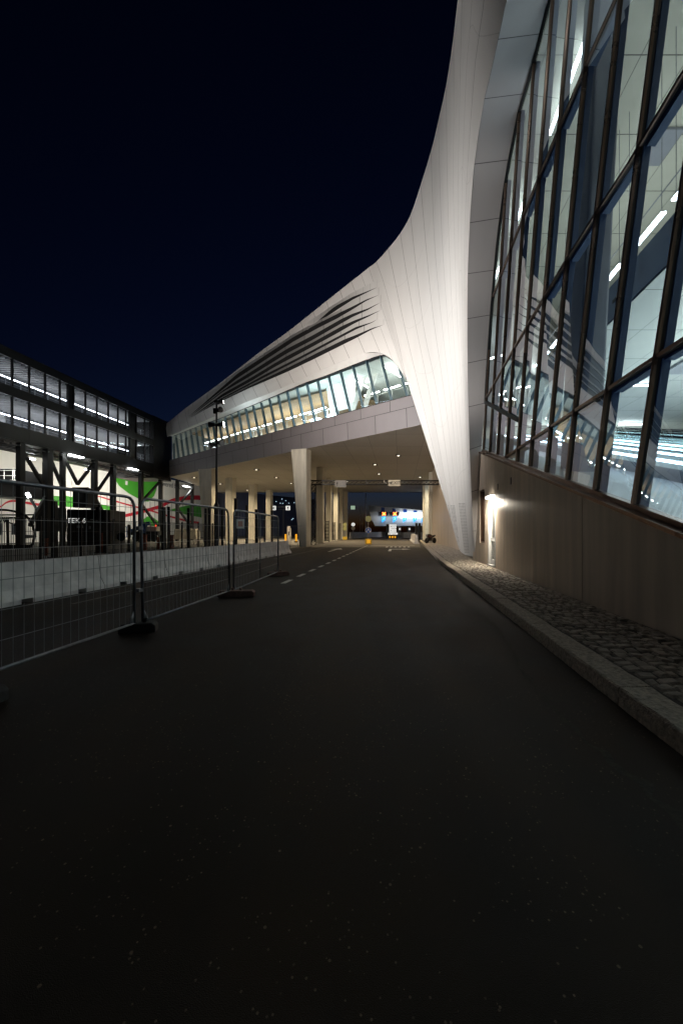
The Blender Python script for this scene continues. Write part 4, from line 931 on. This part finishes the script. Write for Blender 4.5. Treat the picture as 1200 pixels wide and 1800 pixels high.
decal([(249, 916), (258, 908), (264, 907.5), (270, 910), (279, 917), (283, 926)], [(249, 917), (264, 924), (283, 926.5)], 'leaf', 'green')
decal([(55, 874), (80, 872), (120, 872), (153, 880), (165, 883), (200, 892), (204, 895)], [(55, 874.5), (75, 881), (95, 888), (120, 891), (153, 893), (165, 894), (195, 896.5), (204, 896)], 'leaf', 'green')
hd_ = Vector((0.147, 1, 0)).normalized()
ty = hpy(314); text_mesh('Powered by LNG', 1.55, (HX(ty) + 0.06, ty - 3.2, P(314, 856.5, ty).z), hd_, (0, 0, 1), 'lettering', mat('grey_lettering', (0.16, 0.17, 0.18), 0.5), ship)
for px, py in ((222, 849), (129, 850), (62, 905)):
    b = MB(); y = hpy(px); b.beam(HP(px, py - 3.5, 0.07), HP(px, py + 3.5, 0.07), 0.7, 0.05, up=(1, 0, 0)); b.build('hull_hatch', M['hull'], ship)
b = MB()
for k in range(6): b.tube([(HX(24 + k * 14) + 0.05, 24 + k * 14, 0.8), (HX(24 + k * 14) + 0.05, 30 + k * 14, 0.8)], 0.25, 8)
b.build('fender', M['rubber'], ship)
# superstructure of a second, dark blue ship seen between the slender columns
s2 = empty('dark_blue_ship', (-30, 120, 0), 'dark blue ship with faint deck lights beyond the slender columns', 'ship')
b = MB(); b.prism([(-46, 118, 0), (-9, 130, 0), (-9, 130, 12.2), (-46, 118, 15)], (-4, 12, 0)); b.build('hull', mat('navy_hull', (0.02, 0.035, 0.11), 0.4, var=0.2, scale=0.4), s2)
b = MB()
random.seed(4)
for k in range(16):
    x = random.uniform(-22, -10); y = 118 + (x + 46) * 12 / 37 - 0.1; z = random.uniform(10.5, 12.2) if k < 11 else random.uniform(5, 9); b.box((x, y, z), (0.22, 0.1, 0.16))
b.build('deck_light', M['e_far'], s2)
b = MB()
for k in range(22): x = -22 + k * 0.6; y = 118 + (x + 46) * 12 / 37 - 0.15; b.box((x, y, 11.3), (0.08, 0.08, 1.9))
b.build('deck_railing', mat('blue_rail', (0.05, 0.12, 0.22), 0.5), s2)

# ------------------------------------------------------------------ things on the quay under the gangway
def quay_pt(px, Y, z=0): return Vector(((px - 600) / F * Y, Y, z))
Y = 40.5; cz = lambda py: P(0, py, Y).z
tk = empty('dark_container', quay_pt(156, Y), 'big dark equipment container marked TEK 6 standing under the gangway', 'container')
A, B = quay_pt(118, Y), quay_pt(194, Y + 0.8); dv = (B - A); top = 3.8
bm2 = MB(); bm2.prism([A, B, B + Vector((-0.6, 4, 0)), A + Vector((-0.6, 4, 0))], (0, 0, top)); bevel(bm2.build('body', M['darkclad'], tk), 0.04, 1)
dn = dv.normalized(); fn = Vector((dn.y, -dn.x, 0))
text_mesh('TEK 6', 0.72, A + dv * 0.22 + fn * 0.03 + Vector((0, 0, 2.6)), dn, (0, 0, 1), 'lettering', M['e_white'], tk)  # letters made to glow by emission, though they are no lamp
b = MB()
for u, z, w2, h2 in ((0.30, 2.0, .55, .28), (0.57, 2.75, .25, .1), (0.53, 1.9, .2, .3)): b.box(A + dv * u + fn * 0.02 + Vector((0, 0, z)), (w2, 0.03, h2), math.atan2(dn.y, dn.x))
b.build('label_plate', M['grey'], tk)
b = MB()
for u in (0.02, 0.34, 0.66, 0.985): b.box(A + dv * u + fn * 0.03 + Vector((0, 0, top / 2)), (0.10, 0.06, top), math.atan2(dn.y, dn.x))
b.build('corner_post', M['dark'], tk)
def crate(px0, px1, y0, y1, Y, label, dep=2.5, name='equipment_cabinet'):
    z0, z1 = max(0, P(0, y1, Y).z), P(0, y0, Y).z; t = empty(name, quay_pt((px0 + px1) / 2, Y), label, 'cabinet')
    A, B = quay_pt(px0, Y), quay_pt(px1, Y); b = MB(); b.prism([A + Vector((0, 0, z0)), B + Vector((0, 0, z0)), B + Vector((-.3, dep, z0)), A + Vector((-.3, dep, z0))], (0, 0, z1 - z0)); bevel(b.build('body', M['darkclad'], t), 0.03, 1)
    b = MB(); b.box((A + B) / 2 + Vector((0, -0.02, lin(z0, z1, .6))), ((B - A).length * .5, 0.03, (z1 - z0) * .35)); b.build('cabinet_door', M['dark'], t)
    b = MB(); b.box((A + B) / 2 + Vector((0.1, -0.04, z1 - 0.02)), ((B - A).length * 1.05, 0.2, 0.07)); b.build('cabinet_lid', M['dark'], t)
crate(128, 154, 857, 892, 41.5, 'black box cabinet raised on top of the container roof', 1.5)
crate(62, 93, 891, 934, 41.0, 'black hoist cabinet beside the tilted bright tube')
crate(-30, 36, 825, 873, 42.5, 'dark overhead cabin with white railing at the picture edge', 4, 'overhead_cabin')
b = MB(); Yr = 42.2
for px in (-20, -2, 8, 23, 26, 39): b.tube([P(px, 826, Yr), P(px, 844, Yr)], 0.03, 6)
for py in (827, 836): b.tube([P(-25, py, Yr), P(39, py, Yr)], 0.03, 6)
b.beam(P(-25, 844.5, Yr), P(39, 844.5, Yr), 0.3, 0.12); tag(b.build('platform_railing', M['white']), 'white tube railing in front of the overhead cabin', 'railing')
b = MB(); b.tube([P(49, 868, 40), P(64, 893, 40)], 0.13, 8); o = b.build('tilted_tube', M['steel']); tag(o, 'tilted grey tube with a glowing white tip leaning on the hoist cabinet', 'tube')
MB().tube([P(48, 867, 40), P(52.5, 874.5, 40)], 0.16, 8).build('glowing_tip', M['e_strip'], o)
# black arched frame behind the security fence
Yt = 30.0; tb = empty('arched_frame', quay_pt(20, Yt), 'black arched steel frame with small letters behind the security fence', 'arched frame')
out = [(-80, 898), (-20, 896.5), (10, 896.5), (30, 900), (46, 907), (55, 918), (60.5, 932), (61, 945), (58, 956), (54, 960)]
rim = MB(); rim.tube(catmull([P(a, q, Yt) for a, q in out], 60), 0.08, 8); rim.beam(P(-80, 962, Yt), P(56, 961, Yt), 0.2, 0.3)
for py, px in ((905.5, 62), (911, 62)): rim.beam(P(-80, py, Yt), P(px, py - .5, Yt), 0.08, 0.09)
rim.tube([P(13, 912, Yt), P(15, 960, Yt)], 0.09, 6); rim.build('rim', M['black'], tb)
text_mesh('WCJ', 0.75, P(14, 915.5, Yt) + Vector((0, -0.06, 0)), (1, 0, 0), (0, 0, 1), 'lettering', M['dark'], tb)
b = MB()
for px in (2, 25): b.box(P(px, 930, Yt), (0.28, 0.05, 0.9))
b.build('hanging_plate', M['grey'], tb)
# boom lift
bl = empty('boom_lift', quay_pt(246, 46), 'blue articulated boom lift parked on the quay below the ship', 'boom lift'); Yb = 46.0
b = MB(); b.prism([P(224, 941, Yb), P(277, 941, Yb), P(277, 934, Yb), P(224, 934, Yb)], Vector((-.2, 1.6, 0))); b.build('chassis', M['dark'], bl)
b = MB(); b.prism([P(256, 934, Yb), P(275, 934, Yb), P(275, 926, Yb), P(258, 925, Yb)], Vector((-.2, 1.5, 0))); bevel(b.build('engine_cover', M['white'], bl), 0.05, 1)
b = MB(); b.beam(P(250, 936, Yb - .1), P(254, 922, Yb - .1), 0.45, 0.6); b.beam(P(246, 924.5, Yb - .1), P(264, 919.5, Yb - .1), 0.4, 0.42); b.beam(P(230, 933, Yb - .1), P(252, 927, Yb - .1), 0.34, 0.34); b.build('boom', M['blue'], bl)
b = MB()
for px in (216, 223, 230): b.tube([P(px, 926, Yb - .3), P(px, 944, Yb - .3)], 0.05, 6)
for py in (926, 934, 944): b.tube([P(215, py, Yb - .3), P(231, py, Yb - .3)], 0.05, 6)
b.build('basket', M['blue'], bl)
for px in (262, 271, 240): b = MB(); b.lathe(P(px, 945.5, Yb - 0.15), [(0.2, -.2), (.42, -.18), (.45, 0), (.42, .18), (.2, .2)], 16, (0.1, -1, 0)); b.build('wheel', M['rubber'], bl)
b = MB(); b.lathe(P(274, 925, Yb - .1), [(.06, 0), (.06, .12), (.03, .16)], 8); b.build('beacon', M['e_red'], bl)
# steel bollards and a round sign
def bollard(px, Y, h, wd, label):
    c = quay_pt(px, Y); b = MB(); b.box(c + Vector((0, 0, h / 2)), (wd, wd * .7, h), 0.1); b.box(c + Vector((0, 0, h + 0.02)), (wd * 1.1, wd * .8, 0.05), 0.1)
    tag(b.build('steel_bollard', M['rust']), label, 'bollard', 'rusty bollards behind the barriers')
bollard(81.5, 24, 1.02, .17, 'thin red bollard in front of the black hoist cabinet')
bollard(180, 28, 1.35, .27, 'wide rusty bollard between two black posts by the container')
bollard(255.5, 31, 1.2, .27, 'wide rusty bollard in front of the boom lift wheels')
bollard(278.5, 33, 0.95, .18, 'thin rusty bollard beside the boom lift')
bollard(302.5, 34, 1.15, .26, 'rusty bollard before the concrete block on the quay')
c = quay_pt(214, 25); o = MB().tube([c, c + Vector((0, 0, 1.2))], 0.03, 8); o = o.build('round_sign', M['dark']); tag(o, 'dark round sign plate on a short pole behind the barriers', 'sign')
MB().lathe(c + Vector((0, -0.04, 1.15)), [(0.28, 0), (0.28, 0.02)], 20, (0, -1, 0)).build('plate', M['rubber'], o)
b = MB(); b.prism([P(305, 948, 55), P(345, 948, 55), P(344, 930, 55), P(307, 930, 55)], Vector((-.5, 3, 0))); tag(bevel(b.build('concrete_block', M['column']), 0.06, 1), 'big grey concrete block on the quay below the ship lettering', 'concrete block')
# security fence of welded mesh between black posts
def FX(y): return -16.3 + 0.188 * (y - 18.5)
sf = empty('security_fence', (FX(25), 25, 0), 'dark welded mesh security fence on black posts behind the barriers', 'fence')
y = 13.0
while y < 40:
    m = MB(); k = 0.06
    while k < 2.5: m.beam((FX(y + k), y + k, 0.05), (FX(y + k), y + k, 2.2), 0.02, 0.02); k += 0.105
    for z in (0.3, 0.9, 1.5, 2.2): m.beam((FX(y), y, z), (FX(y + 2.5), y + 2.5, z), 0.02, 0.025)
    m.build('mesh_panel', M['dark'], sf); MB().box((FX(y), y, 1.15), (0.09, 0.09, 2.3)).build('fence_post', M['dark'], sf); y += 2.5
def bpost(px, Y, h, wd, label): 
    c = quay_pt(px, Y); b = MB(); b.box(c + Vector((0, 0, h / 2)), (wd, wd, h)); b.box(c + Vector((0, 0, .02)), (wd * 2, wd * 2, .04)); tag(b.build('steel_post', M['dark']), label, 'post', 'black posts behind the barriers')
bpost(96, 22, 3.2, .22, 'stout black post rising in front of the container end'); bpost(173, 27, 3.2, .22, 'black post beside the wide rusty bollard, container side'); bpost(186, 27.3, 3.0, .2, 'black post just past the wide rusty bollard')
bpost(227, 29, 2.0, .14, 'short black post between the round sign and the boom lift'); bpost(288, 32, 3.5, .26, 'black post near the boom lift engine cover'); bpost(296.5, 33, 3.6, .2, 'black post close to the thin rusty bollard pair')
bpost(331.5, 35, 3.6, .2, 'black post before the concrete block'); bpost(361.5, 37, 3.7, .2, 'black post in front of the outermost wedge pier'); bpost(367.5, 38, 3.8, .2, 'second black post in front of the outermost wedge pier')
bpost(391, 40, 3.7, .2, 'black post between the lamp mast and the slender column'); bpost(414.5, 41, 5, .3, 'thick black post at the notice board'); bpost(434, 43, 4.4, .25, 'black post before the second slender column'); bpost(451, 44, 4, .35, 'dark wide post between the second and third slender columns'); bpost(465, 46, 4, .2, 'black post before the third slender column'); bpost(478, 48, 4.1, .25, 'black post under the lane signal cross')

# ------------------------------------------------------------------ truss gantry with boards
Yg = 43.0
ga = empty('truss_gantry', P(550, 934 + 35, Yg), 'dark lattice truss gantry spanning the road below the soffit', 'gantry')
def lattice(name, a, b, dirs, n, r=0.04, parent=ga, m='dark'):
    t = MB(); a, b = Vector(a), Vector(b); d1, d2 = map(Vector, dirs)
    for u in (Vector((0, 0, 0)), d1, d2, d1 + d2): t.beam(a + u, b + u, r * 2, r * 2)
    for i in range(n):
        p, q = a.lerp(b, i / n), a.lerp(b, (i + 1) / n)
        t.beam(p, q + d1, r, r); t.beam(p + d1, q, r, r); t.beam(p + d2, q + d2 + d1, r, r); t.beam(p, p + d1, r, r); t.beam(p, p + d2, r, r)
    return t.build(name, M[m], parent)
z0, z1 = P(0, 851.5, Yg).z, P(0, 844.5, Yg).z
lattice('beam', (P(545, 0, Yg).x, Yg, z0), (P(776, 0, Yg).x, Yg, z0), ((0, 0, z1 - z0), (0, 0.45, 0)), 30)
lattice('tower', (P(546.5, 0, Yg).x, Yg, 0), (P(546.5, 0, Yg).x, Yg, z0), ((0.5, 0, 0), (0, 0.45, 0)), 14)
def board(px0, px1, py0, py1, Y, name, label, m='board', cat='sign board', dep=0.08):
    A, B = P(px0, py1, Y), P(px1, py0, Y); b = MB(); b.box((A + B) / 2, (B.x - A.x, dep, B.z - A.z)); o = b.build(name, M[m]); return tag(o, label, cat), (A + B) / 2
bo, c = board(588.5, 608, 844.5, 856.5, Yg - 0.35, 'overhead_sign', 'pinkish white board with an upward arrow hanging on the truss gantry')
def arrow(c, h, ang, parent, m, y=-0.05, wd=0.18):
    """a flat raised arrow in the X-Z plane"""
    r = Matrix.Rotation(ang, 3, 'Y'); b = MB(); s = h / 2
    pts = [(-wd / 2, -s), (wd / 2, -s), (wd / 2, s * .1), (wd * 1.5, s * .1), (0, s), (-wd * 1.5, s * .1), (-wd / 2, s * .1)]
    b.prism([Vector(c) + Vector((0, y, 0)) + r @ Vector((x, 0, z)) for x, z in pts], (0, -0.01, 0)); b.build('arrow', M[m], parent)
arrow(c + Vector((-.36, 0, 0)), .5, 0, bo, 'dark', wd=.07)
b = MB()
for k in range(4): b.box(c + Vector((-.02 + k * .16, -.05, -.2)), (.11, .02, .1))
b.box(c + Vector((.3, -.05, .15)), (.4, .02, .05)); b.build('pictogram', M['grey'], bo)
bo, c = board(682, 703, 843.5, 854.5, Yg - 0.35, 'exit_sign', 'white board reading EXIT with a black arrow on the truss gantry')
text_mesh('EXIT', .52, c + Vector((.2, -.05, 0)), (1, 0, 0), (0, 0, 1), 'lettering', M['black'], bo, sx=1.05); arrow(c + Vector((-.45, 0, 0)), .42, math.pi / 2, bo, 'black', wd=.10)
for px, lb in ((643, 'pale camera fixed on the gantry beam above the thin mast'), (675, 'pale camera fixed on the gantry beam beside the exit board')):
    b = MB(); q = P(px, 848, Yg - .4); b.tube([q + Vector((0, .1, .3)), q, q + Vector((.12, -.1, -.15))], .035, 6); b.box(q + Vector((.15, -.15, -.1)), (.16, .35, .14)); tag(b.build('gantry_camera', M['steel']), lb, 'camera', 'cameras on the gantry')
# slatted gates between the columns
for px0, px1, Y, lb in ((548, 560, 50.5, 'dark slatted gate beside the truss tower'), (569.5, 578, 54, 'dark slatted gate past the second column of the row'), (582.5, 589, 62, 'dark slatted gate past the third column of the row'), (595, 599, 70, 'dark slatted gate past the fourth column of the row')):
    t = empty('slatted_gate', quay_pt((px0 + px1) / 2, Y), lb, 'gate', 'slatted gates between the columns'); x0, x1 = quay_pt(px0, Y).x, quay_pt(px1, Y).x
    b = MB()
    for k in range(14): b.box(((x0 + x1) / 2, Y, .25 + k * .2), (x1 - x0, .04, .13))
    b.build('slat_panel', M['dark'], t); b = MB()
    for x in (x0, x1): b.box((x, Y + .02, 1.5), (.08, .08, 3.0))
    b.build('frame', M['dark'], t)
# light fence and small things by the near wedge pier
lf_ = MB()
for px in (504.5, 510.5, 523): q = quay_pt(px, 36); lf_.tube([q, q + Vector((0, 0, 2.0))], .03, 6)
for z in (0.15, 2.0): lf_.tube([quay_pt(504.5, 36, z), quay_pt(531, 36, z)], .03, 6)
tag(lf_.build('barrier_frame', M['steel']), 'light tube frame fence beside the foot of the wedge pier', 'fence')
for px, lb in ((502, 'amber lane delineator nearer the end of the barrier row'), (520.5, 'amber lane delineator nearer the wedge pier')):
    q = quay_pt(px, 52); b = MB(); b.box(q + Vector((0, 0, .1)), (.5, .5, .12)); b.box(q + Vector((0, 0, .65)), (.24, .06, .95), m=1); tag(b.build('delineator', [M['rubber'], M['e_amberlamp']]), lb, 'delineator', 'amber delineators')
q = quay_pt(507.5, 56); b = MB(); b.prism([q + Vector((a, 0, z)) for a, z in ((-.3, 0), (.3, 0), (.28, 1.9), (.1, 2.3), (-.1, 2.3), (-.28, 1.9))], (0, .5, 0)); o = b.build('info_pillar', M['barrier']); tag(o, 'pale grey pointed info pillar between the two amber delineators', 'pillar')
b = MB(); b.box(q + Vector((0, -.02, 1.2)), (.12, .02, .5)); b.build('pictogram', M['dark'], o)
# lane signals far back
sg = empty('lane_signal_bar', P(481, 893, 90), 'thin horizontal signal bar carrying two lit white lane symbols', 'lane signal')
b = MB(); b.beam(P(481, 891, 90), P(506, 891, 90), .12, .12); b.beam(P(481, 895.5, 90), P(506, 895.5, 90), .06, .06); b.tube([quay_pt(498, 90), P(498, 895.5, 90)], .06, 6); b.build('bar', M['steel'], sg)
for px, s in ((481, 'x'), (506, '^')):
    b = MB(); q = P(px, 893, 89.8); b.box(q, (1.0, .15, 1.0)); o = b.build('lit_panel', M['e_white'], sg)
    if s == 'x':
        b = MB(); b.beam(q + Vector((-.3, -.09, -.3)), q + Vector((.3, -.09, .3)), .02, .14, up=(1, 0, -1)); b.beam(q + Vector((-.3, -.10, .3)), q + Vector((.3, -.10, -.3)), .02, .14, up=(1, 0, 1)); b.build('cross', M['black'], o)
    else: arrow(q + Vector((0, -.05, 0)), .75, 0, o, 'black', wd=.16)

# ------------------------------------------------------------------ check-in canopy and far lanes
Yc = 110.0
cp = empty('checkin_canopy', quay_pt(705, Yc), 'white slanted check-in canopy with lit lane signs over the far booths', 'canopy')
out = [(647, 888.5), (700, 893), (790, 902), (790, 924.5), (659, 924.5), (652, 912)]
b = MB(); b.prism([P(a, q, Yc) for a, q in out], (2, 12, 0)); b.build('fascia', M['white'], cp)
b = MB()
for px in (669.5, 689.5, 708.5, 726.5, 743.5): b.prism([P(px, 891.5 + (px - 669) * .1, Yc - .06), P(px + 6, 892 + (px - 669) * .1, Yc - .06), P(px + 6, 901, Yc - .06), P(px, 901, Yc - .06)], (0, -.02, 0))
b.build('blue_stripe', M['signblue'], cp)
sb = MB(); sb.prism([P(659, 924.5, Yc - 2.2), P(790, 924.5, Yc - 2.2), P(790, 925.5, Yc - 2.2), P(659, 925.5, Yc - 2.2)], (0, 2.2, 0)); sb.build('ledge', M['dark'], cp)
for i, px in enumerate((671, 690.5, 708, 726, 741)):
    q = [P(px, 909, Yc - .9), P(px + 6, 907.5, Yc - .9), P(px + 6, 914, Yc - .9), P(px, 918.5, Yc - .9)]
    o = MB().prism(q, (0, .1, 0)).build('lane_number', M['e_blue'], cp)
    if i < 4: text_mesh(str(i + 1), .85, P(px + 3, 912, Yc - .93), (1, 0, -.25), (0, 0, 1), 'digit', M['e_white'], o)
for px in (665, 684):
    A, B = P(px, 906.5, Yc - 1.0), P(px + 17, 900, Yc - 1.0); b = MB(); b.box((A + B) / 2, (B.x - A.x, .3, B.z - A.z)); o = b.build('lane_signal', M['black'], cp)
    b = MB(); b.beam(P(px - .8, 899.5, Yc - 1.0), P(px - .8, 907, Yc - 1.0), .12, .12); b.build('signal_frame', M['steel'], o)
    q = P(px + 9.5, 903.2, Yc - 1.17)
    for m, wd, dy in (('e_red', .34, 0), ('e_amber', .15, -.02)):
        b = MB(); b.beam(q + Vector((-.42, dy, -.42)), q + Vector((.42, dy, .42)), .02, wd, up=(1, 0, -1)); b.beam(q + Vector((-.42, dy - .005, .42)), q + Vector((.42, dy - .005, -.42)), .02, wd, up=(1, 0, 1)); b.build('cross', M[m], o)
A, B = P(702.5, 909.5, Yc - 1.0), P(790, 902, Yc - 1.0); MB().box((A + B) / 2, (B.x - A.x, .3, B.z - A.z)).build('led_board', M['e_led'], cp)
for i, px in enumerate((683, 700, 717, 735)):
    b = MB(); b.prism([P(px, 948, Yc + 1), P(px + 4.5, 948, Yc + 1), P(px + 4.5, 925, Yc + 1), P(px, 925, Yc + 1)], (.3, 3, 0)); o = b.build('booth', M['grey'], cp)
    MB().box(P(px + 2.3, 930, Yc + .9), (.45, .06, .5)).build('booth_lamp', M['e_white'], o)
o = MB().prism([P(714, 946, Yc + 3), P(728, 946, Yc + 3), P(728, 926.5, Yc + 3), P(714, 926.5, Yc + 3)], (0, .2, 0)).build('booth_back', mat('booth_back', (.28, .16, .13), .6, var=.4, scale=1.5), cp)
for px, lb in ((731.5, 'black post below the canopy beside the pale barrier row'), (737, 'second black post below the canopy near the columns')): bpost(px, 66, 2.9, .35, lb)
ll = bpy.data.lights.new('canopy_light', 'AREA'); ll.shape = 'RECTANGLE'; ll.size = 14; ll.size_y = .5; ll.energy = 160; ll.color = (.9, .95, 1)
lo = bpy.data.objects.new('canopy_light', ll); COL.objects.link(lo); lo.parent = cp; lo.location = P(705, 905, Yc - 2.2) - WLOC[cp.name]; lo.rotation_euler = (math.radians(35), 0, 0)
# sign board below the canopy
sbd = empty('direction_board', quay_pt(690, 78), 'dark stand with three stacked white direction signs in the middle of the lanes', 'direction board')
b = MB(); b.box(P(681, 934, 78) + Vector((0, .2, 0)), (.5, .3, 2.9)); b.prism([quay_pt(679, 78), quay_pt(698, 78), quay_pt(698, 78, 1), quay_pt(679, 78, .8)], (0, .4, 0)); b.build('stand', M['dark'], sbd)
for a, q, y0, y1, tx, an in ((684, 696, 922, 929, 'EXIT', math.pi / 2), (684, 696, 930, 936, None, 0), (682, 698.5, 936.5, 939.7, None, -math.pi / 2)):
    A, B = P(a, y1, 77.8), P(q, y0, 77.8); o = MB().box((A + B) / 2, (B.x - A.x, .08, B.z - A.z)).build('sign_plate', M['e_white'], sbd); c = (A + B) / 2
    arrow(Vector((A.x + .28, c.y, c.z)), .36, an, o, 'black', wd=.09)
    if tx: text_mesh(tx, .42, c + Vector((.2, -.05, 0)), (1, 0, 0), (0, 0, 1), 'lettering', M['black'], o)
    else:
        b = MB()
        for k in range(3): b.box(c + Vector((.0 + k * .25, -.05, -.03)), (.17, .02, .13))
        b.build('pictogram', M['grey'], o)
b = MB()
for px in (685, 689.5, 694): b.box(P(px, 944, 77.7), (.3, .05, .4))
b.build('lit_base', M['e_amberlamp'], sbd)
# keep-clear sign on its lit yellow base, disc signs
def disc_sign(px, Y, zs, r, label, m, base=None, pole_r=.04):
    q = quay_pt(px, Y); t = empty('traffic_sign', q, label, 'traffic sign'); MB().tube([q, q + Vector((0, 0, max(zs) + .2))], pole_r, 8).build('pole', M['steel'], t)
    for z, mm in zip(zs, m):
        MB().lathe(q + Vector((0, -.06, z)), [(r, 0), (r, .025)], 24, (0, -1, 0)).build('disc', M[mm], t)
    return t, q
t, q = disc_sign(647, 44, [P(0, 912, 44).z, P(0, 932.2, 44).z], .34, 'blue round sign with white arrows under a plain disc on a yellow lit box', ['discback', 'signblue'])
zc = P(0, 932.2, 44).z
b = MB(); b.lathe(q + Vector((0, -.075, zc)), [(.345, 0), (.345, .02), (.31, .02), (.31, 0)], 24, (0, -1, 0)); b.build('rim', M['white'], t)
for s in (-1, 1):
    b = MB(); pts = catmull([q + Vector((0, -.10, zc + .2)), q + Vector((s * .05, -.10, zc + .05)), q + Vector((s * .17, -.10, zc - .12))], 8); b.tube(pts, .035, 6); b.prism([q + Vector((s * .10, -.095, zc - .16)), q + Vector((s * .25, -.095, zc - .08)), q + Vector((s * .22, -.095, zc - .24))], (0, -.01, 0)); b.build('arrow', M['white'], t)
b = MB(); b.box(q + Vector((0, 0, .34)), (.74, .5, .62)); bevel(b.build('base_box', M['yellow'], t), .03, 1)
MB().box(q + Vector((0, -.26, .36)), (.34, .03, .38)).build('amber_panel', M['e_amberlamp'], t)
t, q = disc_sign(620.5, 80, [P(0, 922, 80).z, P(0, 928.7, 80).z], .38, 'black pole with two white discs by the curving barriers', ['e_white', 'white'], pole_r=.1)
t, q = disc_sign(606, 68, [P(0, 922.5, 68).z, P(0, 929, 68).z], .36, 'pole with two olive disc backs on a yellow box before the column row end', ['discback', 'discback'])
b = MB(); b.box(q + Vector((0, 0, .3)), (.75, .5, .55)); b.build('base_box', M['yellow'], t)
b = MB(); q = quay_pt(642.5, 95); b.tube([q, q + Vector((0, 0, 15))], [.14, .09], 8); b.box(q + Vector((0, 0, 14.9)), (.8, .3, .12)); o = b.build('tall_mast', M['steel']); tag(o, 'tall thin grey mast rising behind the truss gantry', 'mast')
ls = empty('lattice_sign_mast', quay_pt(634.5, 100), 'thin lattice mast with an arm holding a greenish lit sign', 'sign mast')
lattice('lattice', quay_pt(632.5, 100), P(632.5, 889, 100), ((.65, 0, 0), (0, .5, 0)), 9, .03, ls, 'steel')
b = MB(); b.beam(P(617, 890, 100), P(636, 890, 100), .06, .06); b.beam(P(617, 894.5, 100), P(636, 894.5, 100), .06, .06); b.build('arm', M['steel'], ls)
MB().box(P(620, 892.3, 99.8), (1.1, .12, .95)).build('lit_panel', M['e_green'], ls)
b = MB(); 
for k in range(60): b.beam(quay_pt(611 + k * 1.2, 118), quay_pt(611 + k * 1.2, 118, 3.2), .06, .06)
for z in (.3, 1.7, 3.2): b.beam(quay_pt(611, 118, z), quay_pt(682, 118, z), .08, .08)
tag(b.build('boundary_fence', M['dark']), 'tall dark bar fence behind the curving barriers and headlights', 'fence')
# a car with its headlights on
def car(px, Y, rz, label, group=None):
    q = quay_pt(px, Y); t = empty('approaching_car', q, label, 'car', group); r = Matrix.Rotation(rz, 3, 'Z')
    def bx(pts, wdt): 
        b = MB(); b.prism([q + r @ Vector((-wdt / 2, a, z)) for a, z in pts], r @ Vector((wdt, 0, 0))); return b
    bevel(bx([(-2.1, .35), (-2.15, .75), (-1.2, .95), (2.0, .98), (2.1, .4)], 1.75).build('body', M['darkclad'], t), .08)
    bevel(bx([(-1.1, .95), (-.5, 1.42), (1.1, 1.45), (1.9, .97)], 1.5).build('cabin', M['black'], t), .06)
    for sx in (-.6, .6):
        b = MB(); b.lathe(q + r @ Vector((sx, -2.14, .66)), [(.13, 0), (.10, .05)], 12, r @ Vector((0, -1, 0))); b.build('headlight', M['e_head'], t)
    for sx in (-.8, .8):
        for yy in (-1.3, 1.3): b = MB(); b.lathe(q + r @ Vector((sx, yy, .32)), [(.15, -.1), (.32, -.09), (.32, .09), (.15, .1)], 14, r @ Vector((1, 0, 0))); b.build('wheel', M['rubber'], t)
car(636.8, 121, 0.05, 'dark car facing the camera with both headlights glowing behind the barriers')
car(625.5, 140, 0.2, 'second dark car far behind with faint headlights beside the white discs')
# motorcycle on the far pavement
mc = empty('parked_motorcycle', R(44, 3.6, PZ), 'dark motorcycle parked on the pavement beside the pale columns', 'motorcycle'); q = R(44, 3.55, PZ); ax = Vector((.75, .66, 0)); sd = Vector((.66, -.75, 0))
W = lambda a, z, s=0: q + ax * a + sd * s + Vector((0, 0, z))
for a in (-.68, .72):
    b = MB(); b.lathe(W(a, .31), [(.2, -.05), (.31, -.06), (.33, 0), (.31, .06), (.2, .05)], 18, sd); o = b.build('wheel', M['rubber'], mc); MB().lathe(W(a, .31), [(.19, -.02), (.19, .02)], 14, sd).build('rim', M['steel'], o)
b = MB(); b.tube([W(-.68, .31, .05), W(-.45, .95)], .035, 6); b.tube([W(.72, .31), W(.1, .42)], .045, 6); b.build('fork', M['steel'], mc)
b = MB(); b.tube([W(-.62, .80), W(-.45, .80), W(-.25, .80), W(.05, .78), W(.28, .66)], [.10, .24, .27, .22, .12], 12); b.build('fairing', mat('dark_maroon', (.035, .012, .012), .25), mc)
b = MB(); b.tube([W(-.42, .5), W(-.1, .46), W(.25, .5)], [.16, .24, .16], 12); b.build('engine_cowl', M['dark'], mc)
b = MB(); b.tube([W(.15, .76), W(.5, .78), (W(.9, .88))], [.12, .13, .07], 10); b.build('seat', M['rubber'], mc)
b = MB(); b.tube([W(-.25, .42), W(.15, .42)], [.2, .22], 10); b.build('engine', M['steel'], mc)
b = MB(); b.tube([W(-.4, 1.0, -.36), W(-.5, .98), W(-.4, 1.0, .36)], .025, 6); b.build('handlebar', M['dark'], mc)
b = MB(); b.lathe(W(-.66, .86), [(.1, 0), (.1, .1)], 12, -ax); b.build('headlight', M['steel'], mc)
